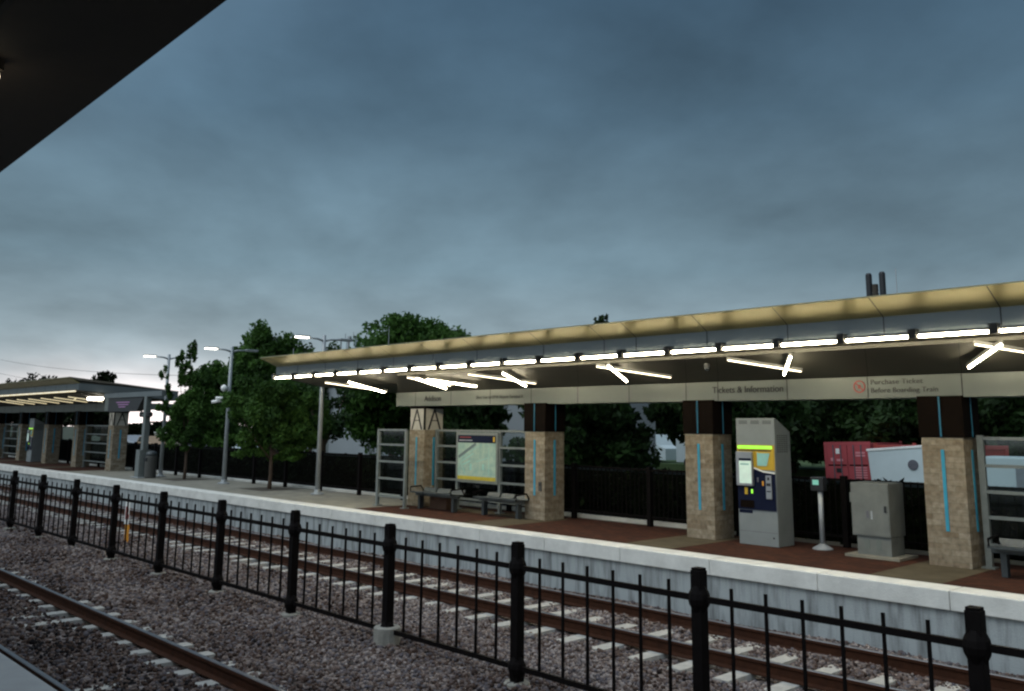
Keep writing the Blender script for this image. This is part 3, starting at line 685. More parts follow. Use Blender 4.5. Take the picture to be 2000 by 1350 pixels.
rg.poly([(-6.875, 14.353, 2.735), (-6.825, 14.353, 2.735), (-6.825, 14.353, 2.672), (-6.875, 14.353, 2.672)], [(0, 1, 2, 3)])
rg.build('symbol', 'letter_red', beam)
fcs = [(-40.04, True), (-44.4, False), (-48.8, False), (-53.2, False), (-57.6, False)]
fs = [-39.3 - 1.45 * i for i in range(1, 17)]
cb, beam2 = canopy('distant canopy at the left with dull brown cornice, on stone pillars', -64.0, -39.3, -64.0, -39.35, 'b', fcs, fs, fs, fs, far=True)
MB().box(-39.35, -39.25, 14.36, 16.6, 2.58, 2.86).build('end_beam', 'sign_panel', cb)

# strip lights on the fascia edge
def fixture(p0, p1, m, label, group, r=0.026, proto=None, box=True):
    P0, P1 = Vector(p0), Vector(p1); c = (P0 + P1) / 2; d = P1 - P0; Ln = d.length
    t = thing('ceiling_light', label, 'ceiling light', c, group)
    t.rotation_euler = d.to_track_quat('X', 'Z').to_euler()
    MB().tube([(-Ln / 2, 0, 0), (-Ln / 2 + 0.012, 0, 0), (Ln / 2 - 0.012, 0, 0), (Ln / 2, 0, 0)], [r * 0.7, r, r, r * 0.7], 10).build('light_tube', m, t, smooth=True)
    if box: MB().box(-Ln / 2 - 0.01, Ln / 2 + 0.01, -0.022, 0.022, r + 0.002, r + 0.045).build('housing', 'housing', t)
    return t
k = 0; x = -22.85
SG = 'strip lights in a row along the canopy edge'
n_ = 0; proto = None
while x < 0.5:
    z = 3.285
    if proto is None: proto = f = fixture((x, 12.545, z), (x + 0.925, 12.545, z), 'tube_glow', '', SG, r=0.0205)
    else: f = copy_tree(proto); f.location = (x + 0.4725, 12.545, z)
    MB().box(-0.578, -0.468, -0.075, 0.052, -0.035, 0.10).build('end_bracket', 'housing', f)
    f['label'] = 'white tube in the even row along the front edge of the long canopy'
    if n_ == 0: f['label'] = 'leftmost white tube of the row along the long canopy edge, at its corner'
    x += 1.0435; n_ += 1
x = -40.4; proto = None
while x > -64:
    if proto is None: proto = f = fixture((x, 12.545, 3.285), (x + 0.945, 12.545, 3.285), 'tube_far', '', 'strip lights along the distant canopy edge', r=0.034)
    else: f = copy_tree(proto); f.location = (x + 0.4725, 12.545, 3.285)
    f['label'] = 'dull yellow tube in the row along the edge of the distant canopy'; x -= 1.0435
# crossing tubes hung below the drop panel
CG = 'crossed tube lights hung under the canopy'
tubes = [((-20.88, 12.91, 3.11), (-19.46, 13.9, 2.88), 1, 'thin tube of the crossed pair outside the left end of the sign band'), ((-19.68, 12.86, 3.09), (-19.50, 13.86, 2.86), 0, 'thick tube of the crossed pair outside the left end of the sign band'),
         ((-17.14, 12.82, 3.12), (-16.52, 13.64, 2.94), 1, 'thin rear tube of the three overlapping tubes above the station name'), ((-16.85, 12.88, 3.09), (-16.84, 13.77, 2.89), 0, 'steep front tube of the three overlapping tubes above the station name'), ((-16.66, 13.05, 3.07), (-15.69, 13.72, 2.91), 0, 'long right tube of the three overlapping tubes above the station name'),
         ((-14.96, 12.84, 3.12), (-13.76, 13.74, 2.92), 1, 'long thin tube of the crossed pair left of the first dark capital'), ((-13.8, 12.80, 3.10), (-14.09, 13.76, 2.88), 0, 'short thick tube of the crossed pair above the first stone pillar'),
         ((-11.18, 12.77, 3.13), (-10.15, 13.69, 2.93), 1, 'long tube of the crossed pair between the two middle pillars'), ((-10.82, 12.69, 3.12), (-11.2, 13.68, 2.89), 0, 'short thick tube of the crossed pair between the two middle pillars'),
         ((-8.34, 12.8, 3.12), (-7.48, 13.64, 2.94), 1, 'long tube crossed by a short upright one above the tickets lettering'), ((-7.16, 12.74, 3.11), (-7.79, 13.63, 2.90), 0, 'short nearly upright tube above the tickets lettering'),
         ((-4.43, 12.69, 3.14), (-3.7, 13.45, 2.98), 1, 'thin rear tube of the pair at the right picture edge'), ((-4.11, 12.72, 3.12), (-4.87, 13.65, 2.90), 0, 'thick slanting front tube of the pair at the right picture edge')]
for a, b, q, lab in tubes:
    fixture(a, b, 'tube_glow' if not q else 'tube_soft', lab, CG, r=0.0165 if not q else 0.011)
for i in range(7):
    x = -41.6 - i * 1.9
    fixture((x, 12.95, 3.10), (x + 1.5, 13.9, 2.90), 'tube_far', 'dull yellow slanting tube under the distant canopy', 'slanting tubes under the distant canopy', r=0.02)
fixture((-42.2, 13.4, 2.99), (-41.4, 13.2, 3.02), 'tube_far', 'short pale tube crossing the slanting ones under the distant canopy', 'slanting tubes under the distant canopy', r=0.03)
# small camera dome under the soffit
t = thing('security_camera', 'small dark camera under the canopy between the two middle pillars', 'camera', (-9.05, 13.25, 3.03))
MB().lathe(0, 0, [(0.02, 0.10), (0.05, 0.09), (0.055, 0.03)], 12).build('mount', 'black_plastic', t); MB().lathe(0, 0, [(0.055, 0.028), (0.05, -0.01), (0.03, -0.035), (0.008, -0.045)], 12).build('dome', 'car_glass', t, smooth=True)

# ------------------------------------------------------------------ wind screens, benches, map
def screen(label, x0, x1, y, posts, rails, top=1.92, wide=None, foot=True, glass=True, bottom=0.26):
    t = thing('windscreen', label, 'windscreen', ((x0 + x1) / 2, y, 0))
    cx = (x0 + x1) / 2
    for px, wdt in posts:
        p = MB().box(px - cx - wdt / 2, px - cx + wdt / 2, -0.035, 0.035, 0.006, top).build('post', 'frame_metal', t)
        if foot: MB().box(px - cx - wdt / 2 - 0.05, px - cx + wdt / 2 + 0.05, -0.08, 0.08, 0.0045, 0.03).build('foot_plate', 'frame_metal', p)
    for z in rails:
        for i in range(len(posts) - 1):
            a = posts[i][0] - cx + posts[i][1] / 2; b = posts[i + 1][0] - cx - posts[i + 1][1] / 2
            if wide and i == wide[0] and wide[1] < z < wide[2]: continue
            MB().box(a, b, -0.025, 0.025, z - 0.024, z + 0.024).build('rail', 'frame_metal', t)
    if glass:
        for i in range(len(posts) - 1):
            a = posts[i][0] - cx + posts[i][1] / 2; b = posts[i + 1][0] - cx - posts[i + 1][1] / 2
            MB().box(a, b, 0.027, 0.033, bottom, top - 0.03).build('glass', 'clear_glass', t)
    return t
screen('glass and metal screen holding the route map, between two stone pillars', -18.26, -14.68, 14.62, [(-18.2, 0.07), (-17.36, 0.075), (-15.82, 0.075), (-14.72, 0.06)], [0.26, 0.70, 1.11, 1.51, 1.895], wide=(1, 0.8, 1.8))
screen('freestanding metal screen just left of the letter pillar', -19.36, -18.13, 13.62, [(-19.32, 0.085), (-18.17, 0.06)], [0.26, 0.69, 1.11, 1.53, 1.895])
screen('metal framed screen right of the rightmost stone pillar', -5.22, -1.3, 14.62, [(-5.13, 0.09), (-3.2, 0.09), (-1.34, 0.09)], [0.34, 0.74, 1.11, 1.49, 1.895], top=1.94)
screen('distant ladder-like metal screen beside the far letter pillar', -44.05, -40.42, 14.62, [(-43.95, 0.09), (-40.55, 0.09)], [0.3, 0.7, 1.1, 1.5, 1.88])
screen('distant metal screen at the left picture edge', -57.2, -53.6, 14.62, [(-57.1, 0.08), (-53.7, 0.08)], [0.3, 0.7, 1.1, 1.5, 1.88])
t = thing('route_map', 'framed pale green route map with navy header and yellow foot on the glass screen', 'map', (-16.59, 14.56, 0.66))
MB().box(-0.76, 0.76, -0.01, 0.03, 0.0, 1.20).build('frame', 'frame_metal', t, bevel=0.005)
pb = MB().box(-0.69, 0.69, -0.014, -0.0105, 0.07, 1.13).build('poster', 'map_paper', t)
MB().box(-0.69, 0.69, -0.018, -0.0145, 0.95, 1.13).build('header', 'navy', pb)
MB().box(-0.69, 0.69, -0.018, -0.0145, 0.07, 0.155).build('footer', 'yellow_map', pb)
mk = MB()
def slab2(mb, x0, z0, x1, z1, wd_, y=-0.0165):
    dx, dz = x1 - x0, z1 - z0; l = math.hypot(dx, dz); a, b = -dz / l * wd_, dx / l * wd_
    mb.poly([(x0 + a, y, z0 + b), (x1 + a, y, z1 + b), (x1 - a, y, z1 - b), (x0 - a, y, z0 - b)], [(0, 1, 2, 3)])
slab2(mk, -0.66, 0.60, -0.02, 0.93, 0.035)
mk.build('station_block', 'map_dark', pb)
mk = MB()
slab2(mk, -0.55, 0.50, -0.10, 0.70, 0.012); slab2(mk, -0.50, 0.42, -0.22, 0.52, 0.015); slab2(mk, -0.2, 0.30, -0.2, 0.45, 0.035); slab2(mk, 0.25, 0.32, 0.25, 0.45, 0.03); slab2(mk, 0.45, 0.2, 0.45, 0.85, 0.008); slab2(mk, -0.6, 0.56, 0.1, 0.88, 0.006); slab2(mk, -0.6, 0.5, -0.4, 0.2, 0.008); slab2(mk, 0.0, 0.5, 0.4, 0.6, 0.008)
mk.build('street_lines', 'map_teal', pb)
MB().box(-0.62, -0.2, -0.0205, -0.0185, 1.07, 1.09).build('title_line', 'letter_red', pb); MB().box(-0.64, -0.15, -0.0205, -0.0185, 0.99, 1.02).build('title_line', 'chrome_grey', pb)
MB().box(0.60, 0.66, -0.0205, -0.0185, 0.98, 1.10).build('emblem', 'yellow', pb)

def bench(label, x0, x1, y, dark=False):
    t = thing('bench', label, 'bench', ((x0 + x1) / 2, y, 0), 'metal benches at the shelters'); h = (x1 - x0) / 2
    for s in (-1, 1):
        MB().box(s * (h - 0.16) - 0.04, s * (h - 0.16) + 0.04, -0.06, 0.06, 0.006, 0.319).build('leg', 'bench_metal', t)
        MB().tube([(s * h * 0.97, -0.22, 0.40), (s * h * 0.97, -0.22, 0.52), (s * h * 0.97, 0.10, 0.54), (s * h * 0.97, 0.2, 0.40)], 0.018, 6).build('armrest', 'black_paint', t, smooth=True)
    MB().box(-h, h, -0.05, 0.05, 0.32, 0.38).build('beam', 'bench_metal', t)
    n = max(2, int(round((x1 - x0) / 0.55))); w_ = (x1 - x0) / n
    for i in range(n):
        a = -h + i * w_ + 0.03; b = a + w_ - 0.06
        MB().prism([(-0.24, 0.395), (-0.24, 0.425), (0.16, 0.405), (0.23, 0.50), (0.25, 0.50), (0.2, 0.385)], a, b).build('seat', 'bench_metal', t)
bench('grey metal bench in front of the letter pillar', -18.15, -16.55, 13.98)
bench('grey metal bench below the route map, next to the first plain pillar', -15.95, -14.5, 14.12)
bench('grey metal bench cut by the right picture edge', -4.85, -2.6, 13.95)
t = thing('pillar_block', 'dark brown block standing in for the pillar base under the bench', 'box', (-17.55, 14.3, 0.006))
MB().box(-0.32, 0.32, -0.13, 0.13, 0, 0.30).build('body', 'block_brown', t); MB().box(-0.34, 0.34, -0.15, 0.15, 0.302, 0.325).build('lid', 'black_plastic', t)  # block and top stand in for the brown pillar base behind
# intercom plate on the first pillar is a thing fixed to it
t = thing('intercom', 'small dark intercom plate low on the first plain pillar', 'intercom', (-14.17, 14.298, 0.62))
MB().box(-0.045, 0.045, -0.02, 0.0, 0.0, 0.20).build('plate', 'trash_grey', t); MB().box(-0.03, 0.03, -0.024, -0.0205, 0.11, 0.17).build('speaker_grille', 'black_plastic', t)

# ------------------------------------------------------------------ ticket machines
def ticket_machine(label, x, y, detail=True):
    t = thing('ticket_machine', label, 'ticket machine', (x, y, 0.004), 'grey ticket machines')
    W = 0.385
    b = MB().prism([(0, 0), (0, 2.185), (0.04, 2.19), (0.52, 1.95), (0.52, 0)], -W, W).build('body', 'machine_grey', t, bevel=0.006)
    v = MB()
    for c in (-0.24, 0.0, 0.24):
        for k in range(3): v.box(c - 0.085, c + 0.085, -0.003, 0.0, 2.09 + k * 0.022, 2.10 + k * 0.022)
    for k in range(9):
        for j in range(5): v.box(W, W + 0.003, 0.07 + j * 0.075, 0.12 + j * 0.075, 1.60 + k * 0.035, 1.615 + k * 0.035)
    v.build('vents', 'black_plastic', t)
    MB().box(-W + 0.015, W - 0.015, -0.012, 0.0, 1.29, 1.72).build('yellow_panel', 'yellow', t)
    MB().box(-W + 0.03, W - 0.055, -0.020, -0.0125, 1.655, 1.705).build('lit_strip', 'green_lit', t)
    MB().box(-W + 0.04, W - 0.07, -0.0145, -0.0125, 1.612, 1.632).build('caption', 'letter_dark', t)
    n = MB(); n.poly([(-W + 0.012, -0.016, 0.60), (W - 0.012, -0.016, 0.60), (W - 0.012, -0.016, 1.23), (0.15, -0.016, 1.25), (-0.05, -0.016, 1.31), (-W + 0.012, -0.016, 1.31)] +
                     [(-W + 0.012, -0.001, 0.60), (W - 0.012, -0.001, 0.60), (W - 0.012, -0.001, 1.23), (0.15, -0.001, 1.25), (-0.05, -0.001, 1.31), (-W + 0.012, -0.001, 1.31)],
                     [(0, 1, 2, 3, 4, 5), (11, 10, 9, 8, 7, 6)] + [(i, (i + 1) % 6, 6 + (i + 1) % 6, 6 + i) for i in range(6)])
    n.build('navy_panel', 'navy', t)
    st = MB()
    pts = [(0.02 * 0 - 0.05, 1.325), (0.15, 1.262), (W - 0.012, 1.240)]
    for i in range(2): st.poly([(pts[i][0], -0.0185, pts[i][1] - 0.012), (pts[i + 1][0], -0.0185, pts[i + 1][1] - 0.012), (pts[i + 1][0], -0.0185, pts[i + 1][1] + 0.014), (pts[i][0], -0.0185, pts[i][1] + 0.014)], [(0, 1, 2, 3)])
    st.build('pale_stripe', 'white_trim', t)
    MB().box(-W + 0.02, -0.04, -0.075, -0.017, 1.01, 1.60).build('screen_hood', 'chrome_grey', t, bevel=0.008)
    MB().box(-0.30, -0.055, -0.080, -0.0755, 1.05, 1.44).build('screen', 'screen_pale', t)
    MB().box(-0.30, -0.055, -0.082, -0.0765, 1.445, 1.485).build('screen_header', 'navy', t)
    MB().box(-0.27, -0.10, -0.084, -0.0805, 1.37, 1.395).build('screen_line', 'map_teal', t)
    m_ = MB(); m_.poly([(0.05, -0.0225, 1.36), (0.22, -0.0225, 1.36), (0.29, -0.0225, 1.58), (0.04, -0.0225, 1.58)], [(0, 1, 2, 3)]); m_.box(0.04, 0.05, -0.03, -0.0125, 1.36, 1.59)
    m_.build('zone_map', 'map_teal', t)
    c = MB(); c.box(-0.23, -0.17, -0.03, -0.017, 0.86, 0.98); c.build('coin_slot', 'yellow', t)
    MB().box(-0.10, -0.07, -0.03, -0.017, 0.88, 0.95).build('green_button', 'green_lit', t).scale = (1, 1, 1)
    MB().box(-0.33, -0.05, -0.022, -0.017, 0.63, 0.76).build('ticket_tray', 'capital_dark', t)
    MB().box(0.20, 0.31, -0.04, -0.017, 0.80, 1.20).build('card_reader', 'chrome_grey', t, bevel=0.006)
    d = MB(); d.box(0.215, 0.295, -0.044, -0.0405, 1.02, 1.07); d.box(0.215, 0.295, -0.044, -0.0405, 0.92, 0.94); d.box(0.235, 0.275, -0.044, -0.0405, 1.12, 1.17); d.build('slots', 'black_plastic', t)
    MB().box(0.02, 0.05, -0.022, -0.017, 1.08, 1.16).build('keypad', 'bar_grey', t); MB().box(0.12, 0.15, -0.022, -0.017, 1.02, 1.10).build('amber_mark', 'orange', t)
    MB().box(-W + 0.02, -0.10, -0.004, 0.0, 0.535, 0.59).build('sticker', 'navy', t)
    l = MB(); l.box(W - 0.10, W - 0.07, -0.006, 0.0, 0.13, 0.16); l.build('lock', 'black_plastic', t)
    MB().box(-W + 0.01, W - 0.01, -0.002, 0.0, 0.225, 0.231).build('door_line', 'bar_grey', t)
    return t
tm = ticket_machine('tall grey ticket machine with yellow and navy front beside the stone pillar', -8.775, 14.27)
tm2 = copy_tree(tm); tm2.location = (-51.2, 14.3, 0.004); tm2['label'] = 'distant grey ticket machine with tiny green strip under the distant canopy'
# validator
t = thing('ticket_validator', 'slim pole with a small glowing cyan screen, right of the ticket machine', 'validator', (-7.80, 14.68, 0.004))
MB().lathe(0, 0, [(0.17, 0), (0.17, 0.015), (0.06, 0.08), (0.045, 0.09)], 16).build('base', 'galvanised', t)
MB().lathe(0, 0, [(0.042, 0.09), (0.042, 0.98)], 12).build('pole', 'galvanised', t, smooth=True)
hd = MB().box(-0.14, 0.10, -0.08, 0.06, 0.96, 1.20).build('head', 'black_plastic', t, bevel=0.02)
MB().box(-0.09, 0.02, -0.088, -0.0805, 1.065, 1.15).build('screen', 'screen_cyan', hd)
# signal cabinet
t = thing('utility_cabinet', 'squat grey utility cabinet on a concrete pad beside the rightmost pillar', 'cabinet', (-6.76, 14.3, 0))
MB().box(-0.42, 0.46, -0.08, 0.62, 0.004, 0.045).build('pad', 'concrete_tan', t)
MB().box(-0.25, 0.30, 0.03, 0.50, 0.046, 0.335).build('plinth', 'cabinet_grey', t)
bx = MB().box(-0.31, 0.31, 0.0, 0.55, 0.336, 1.165).build('body', 'cabinet_grey', t, bevel=0.008)
MB().box(-0.295, 0.295, -0.006, -0.001, 0.36, 1.14).build('door', 'cabinet_grey', t, bevel=0.001)
MB().box(0.235, 0.27, -0.02, -0.0065, 0.72, 0.82).build('handle', 'black_plastic', t)
q = MB(); q.box(-0.06, -0.02, -0.011, -0.0065, 0.62, 0.73); q.build('lock', 'bar_grey', t); MB().box(0.01, 0.04, -0.010, -0.0065, 0.60, 0.73).build('label_plate', 'galvanised', t)
for xx in (-0.13, 0.06): MB().box(xx, xx + 0.085, 0.024, 0.0295, 0.13, 0.29).build('vent_plate', 'sign_panel', t)
MB().box(-0.34, -0.311, 0.02, 0.08, 0.85, 1.0).build('hinge', 'cabinet_grey', t)

# ------------------------------------------------------------------ lamp posts
def lamp(x, lab, extras=0):
    t = thing('street_lamp', lab, 'street lamp', (x, 14.4, 0.0), 'twin-arm lamp posts along the far platform')
    MB().lathe(0, 0, [(0.20, 0.004), (0.20, 0.03), (0.10, 0.05), (0.085, 0.14)], 12).build('base', 'galvanised', t)
    MB().lathe(0, 0, [(0.072, 0.05), (0.055, 4.66), (0.03, 4.68)], 12).build('pole', 'galvanised', t, smooth=True)
    for s in (-1, 1):
        a = MB().tube([(0, s * 0.05, 4.50), (0, s * 0.22, 4.545), (0, s * 0.52, 4.56)], [0.035, 0.03, 0.028], 8).build('arm', 'galvanised', t, smooth=True)
        h = MB().box(-0.09, 0.09, *sorted((s * 0.52, s * 0.98)), 4.565, 4.61).build('lamp_head', 'galvanised', t, bevel=0.012)
        MB().box(-0.075, 0.075, *sorted((s * 0.56, s * 0.95)), 4.535, 4.566).build('lamp_glass', 'lamp_glow' if s < 0 else 'screen_dull', h)
    return t
lamp(-23.45, 'lamp post standing at the left end of the long canopy')
lamp(-29.45, 'lamp post with two white camera boxes, between the two platform trees')
lamp(-34.75, 'lamp post left of the slim platform tree, near the display pylon')
def camera(label, x, y, z, s):
    t = thing('security_camera', label, 'camera', (x, y, z))
    MB().box(-0.05, 0.05, -0.06, 0.02, -0.05, 0.05).build('bracket', 'galvanised', t)
    MB().lathe(0, -0.13, [(0.03, 0.12), (0.10, 0.06), (0.11, -0.01), (0.07, -0.09), (0.02, -0.11)], 12).build('dome', 'white_trim', t, smooth=True)
    return t
camera('white dome camera on the middle lamp post, the upper of two', -29.45, 14.33, 3.22, 1)
t = thing('security_camera', 'white bullet camera on the middle lamp post, the lower of two', 'camera', (-29.5, 14.3, 2.78))
MB().box(-0.04, 0.04, -0.10, 0.03, -0.03, 0.03).build('bracket', 'galvanised', t); MB().tube([(-0.02, -0.08, 0.03), (-0.30, -0.34, -0.03)], 0.055, 10).build('body', 'white_trim', t, smooth=True); MB().tube([(-0.10, -0.30, 0.10), (0.08, -0.12, 0.10)], 0.05, 8).build('hood', 'white_trim', t, smooth=True)

# display pylon
t = thing('display_pylon', 'thick grey post carrying a dark hanging display board beyond the slim tree', 'display', (-34.4, 13.57, 0.0))
MB().box(-0.36, 0.36, -0.30, 0.30, 0.004, 0.03).build('base_plate', 'galvanised', t)
MB().box(-0.26, 0.10, -0.2, 0.2, 0.03, 1.02).build('pedestal', 'frame_metal', t, bevel=0.01)
MB().box(-0.12, 0.12, -0.1, 0.1, 1.02, 3.0).build('pole', 'frame_metal', t, bevel=0.01)
MB().box(-4.4, 1.45, -0.09, 0.09, 3.0, 3.19).build('arm', 'fascia_grey', t, bevel=0.01)
bd_ = MB().poly([(-3.75, -0.12, 2.45), (-0.75, -0.12, 2.45), (-0.15, -0.12, 2.97), (-3.75, -0.12, 2.97), (-3.75, 0.12, 2.45), (-0.75, 0.12, 2.45), (-0.15, 0.12, 2.97), (-3.75, 0.12, 2.97)],
              [(0, 1, 2, 3), (4, 7, 6, 5), (0, 4, 5, 1), (1, 5, 6, 2), (2, 6, 7, 3), (3, 7, 4, 0)]).build('display_board', 'black_plastic', t)
MB().box(-4.2, -3.76, -0.1, 0.1, 2.48, 2.99).build('bracket', 'sign_panel', t)
mat('display_text', (0.1, 0.05, 0.12), 0.4, emit=(0.30, 0.14, 0.34), estr=0.55)
for i, (a, b) in enumerate(((-2.9, -1.5), (-2.7, -1.6), (-2.6, -1.9))): MB().box(a, b, -0.124, -0.1205, 2.80 - i * 0.09, 2.83 - i * 0.09).build('display_line', 'display_text', bd_)
for s, y in ((1, 0.35), (-1, -0.32)):
    sp = thing('loudspeaker', 'black loudspeaker on the ' + ('right' if s > 0 else 'left') + ' side of the display pylon post', 'loudspeaker', (-34.4 + s * 0.22 - 0.0, 13.57 - 0.12 * (s < 0), 2.32))
    MB().lathe(0, 0, [(0.05, -0.09), (0.13 if s > 0 else 0.08, -0.05), (0.13 if s > 0 else 0.08, 0.08), (0.04, 0.12)], 12).build('horn', 'black_plastic', sp); MB().box(*sorted((-s * 0.10, s * 0.0)), -0.02, 0.02, -0.02, 0.02).build('bracket', 'galvanised', sp)
fixture((-40.7, 13.5, 3.02), (-39.05, 13.5, 3.0), 'lamp_glow', 'thick white glowing tube at the left tip of the display pylon arm', None, r=0.07, box=False)
t = thing('trash_can', 'grey-brown round litter bin behind the display pylon', 'trash can', (-34.05, 13.72, 0.004))
MB().lathe(0, 0, [(0.19, 0), (0.21, 0.02), (0.215, 0.75), (0.20, 0.80)], 16).build('body', 'trash_grey', t); MB().lathe(0, 0, [(0.20, 0.802), (0.21, 0.86), (0.17, 0.95), (0.05, 0.99)], 16).build('lid', 'bench_metal', t, smooth=True)
MB().box(-0.10, 0.10, -0.222, -0.19, 0.62, 0.74).build('opening', 'black_plastic', t)

# ------------------------------------------------------------------ things beyond the fence
t = thing('building', 'large plain pale grey building wall seen between the trees', 'building', (-52, 40, -1.3))
MB().box(-15.5, 12.0, 0, 12, 0, 6.4).build('wall', 'pale_wall', t); MB().box(-15.7, 12.2, -0.15, 12.15, 6.402, 6.7).build('roof', 'fascia_grey', t)
for i in range(4): MB().box(-13 + i * 6.5, -11.8 + i * 6.5, -0.04, 0.0, 0.0, 2.3).build('door', 'frame_metal', t)
MB().box(-15.5, 12.0, -0.03, -0.001, 2.9, 3.0).build('trim', 'fascia_grey', t)

def container(label, x, y, z, rz, m, ry=0, L_=6.06, W_=2.44, H_=2.6, doors=True):
    t = thing('shipping_container', label, 'container', (x, y, z), 'red shipping containers'); t.rotation_euler = (0, ry, rz)
    b = MB()
    # corrugated sides
    n = 30; b.box(-W_ / 2, W_ / 2, 0.06, L_ - 0.06, 0.1, H_ - 0.1)
    b.build('body', m, t)
    c = MB()
    for s in (-1, 1):
        for i in range(n):
            yy = 0.2 + (L_ - 0.4) * i / n; c.box(*sorted((s * W_ / 2, s * (W_ / 2 + 0.03))), yy, yy + 0.10, 0.2, H_ - 0.2)
    c.build('side_ribs', m, t)
    f = MB()
    for sx in (-1, 1):
        for yy in (0, L_): f.box(*sorted((sx * (W_ / 2 + 0.04), sx * (W_ / 2 - 0.1))), *sorted((yy, yy + (0.12 if yy == 0 else -0.12))), 0, H_)
    f.box(-W_ / 2 + 0.1, W_ / 2 - 0.1, 0, 0.12, H_ - 0.18, H_); f.box(-W_ / 2 + 0.1, W_ / 2 - 0.1, 0, 0.12, 0, 0.16)
    f.build('frame', m, t)
    if doors:
        for s in (-1, 1):
            d = MB().box(*sorted((s * 0.02, s * (W_ / 2 - 0.11))), 0.005, 0.05, 0.17, H_ - 0.19).build('door', 'red_paint', t)
            r_ = MB()
            for xx in (0.35, 0.75): r_.tube([(s * xx, -0.02, 0.15), (s * xx, -0.02, H_ - 0.17)], 0.03, 6)
            r_.build('locking_bar', 'bar_grey', d)
            MB().box(*sorted((s * 0.08, s * (W_ / 2 - 0.15))), -0.005, 0.004, 1.35, 1.42).build('crease', 'capital_dark', d)
        MB().box(-0.62, -0.42, -0.012, 0.0, 2.0, 2.28).build('placard', 'white_trim', t)
        MB().box(-0.92, -0.72, -0.012, 0.0, 1.60, 1.78).build('placard', 'pink_mark', t); MB().box(-0.60, -0.25, -0.012, 0.0, 1.60, 1.72).build('placard', 'pink_mark', t)
        for zz in (2.0, 1.85): MB().box(0.45, 0.95, -0.012, 0.0, zz, zz + 0.09).build('placard', 'pink_mark', t)
        for k in range(5): MB().box(0.35 + 0.0, 1.0, -0.012, 0.0, 1.22 - k * 0.13, 1.28 - k * 0.13).build('marking', 'pink_mark', t)
        MB().box(-0.65, -0.38, -0.014, 0.0, 0.98, 1.22).build('vent', 'black_plastic', t)
container('red shipping container with its locked doors facing the platform', -23.65, 47.8, -1.28, R(8), 'red_paint', ry=R(-1.5), H_=2.64)
container('red shipping container whose long ribbed side shows above the white trailer', -15.3, 44.2, -1.30, R(62), 'red_faded', doors=False, H_=2.66, L_=6.2)
t = thing('cargo_trailer', 'tilted white cargo trailer with a round dark emblem', 'trailer', (-15.65, 36.0, -1.0)); t.rotation_euler = (0, R(-5.0), R(0))
MB().box(-1.15, 1.24, 0, 4.2, 0.35, 2.26).build('body', 'white_paint', t, bevel=0.03); MB().box(-1.18, 1.27, -0.03, 4.23, 2.262, 2.36).build('roof', 'white_trim', t, bevel=0.02)
MB().lathe(0, 0, [(0.20, 0), (0.20, 0.03), (0.12, 0.035)], 24).build('emblem', 'bar_grey', t).matrix_local = Matrix.Translation((0.62, -0.002, 1.63)) @ Matrix.Rotation(R(90), 4, 'X')
for s in (-1, 1): MB().tube([(s * 1.1 + (-0.1 if s > 0 else -0.05) * s, 2.0, 0.34), (s * 1.1 + 0.22 * s, 2.0, 0.34)], 0.34, 14).build('wheel', 'tyre', t)
MB().box(-0.9, 0.9, 0.3, 3.9, 0.2, 0.348).build('chassis', 'black_plastic', t)
def van(label, x, y, z, rz, L_=5.6):
    t = thing('white_van', label, 'van', (x, y, z), 'white vehicles beyond the fence'); t.rotation_euler = (0, 0, rz)
    prof = [(-L_ / 2, 0.35), (-L_ / 2, 2.2), (-L_ / 2 + 0.1, 2.42), (L_ / 2 - 1.5, 2.42), (L_ / 2 - 0.8, 1.55), (L_ / 2, 1.3), (L_ / 2, 0.35)]
    b = MB(); n_ = len(prof); pts = [(a, -0.95, c) for a, c in prof] + [(a, 0.95, c) for a, c in prof]
    b.poly(pts, [tuple(range(n_)), tuple(range(n_, 2 * n_))[::-1]] + [(i, (i + 1) % n_, n_ + (i + 1) % n_, n_ + i) for i in range(n_)]); b.build('body', 'white_paint', t, bevel=0.04)
    MB().poly([(L_ / 2 - 1.45, -0.957, 1.5), (L_ / 2 - 0.95, -0.957, 1.5), (L_ / 2 - 1.5, -0.957, 2.2), (L_ / 2 - 1.9, -0.957, 2.2), (L_ / 2 - 1.9, -0.957, 1.5)], [(0, 1, 2, 3, 4)]).build('window', 'car_glass', t)
    for xx in (-L_ / 2 + 1.0, L_ / 2 - 1.0): MB().tube([(xx, -0.97, 0.36), (xx, -0.72, 0.36)], 0.36, 16).build('wheel', 'tyre', t)
    MB().box(-L_ / 2 + 1.35, -L_ / 2 + 1.85, -0.958, -0.951, 0.9, 2.1).build('door_panel', 'chrome_grey', t)
    for i in range(2): MB().lathe(0, 0, [(0.16, 0), (0.16, 0.006)], 16).build('emblem', 'chrome_grey', t).matrix_local = Matrix.Translation((-0.1 + i * 0.5, -0.952, 1.45)) @ Matrix.Rotation(R(90), 4, 'X')
    return t
van('white van behind the rightmost glass screen, cut by the picture edge', -8.0, 33, -1.25, 0, 7.2)
van('white van parked far off behind the dark pillar left of the ticket machine', -40.5, 60, -0.95, R(10))
van('second white van far off, glimpsed under the trees', -48.5, 62, -0.95, R(-5))

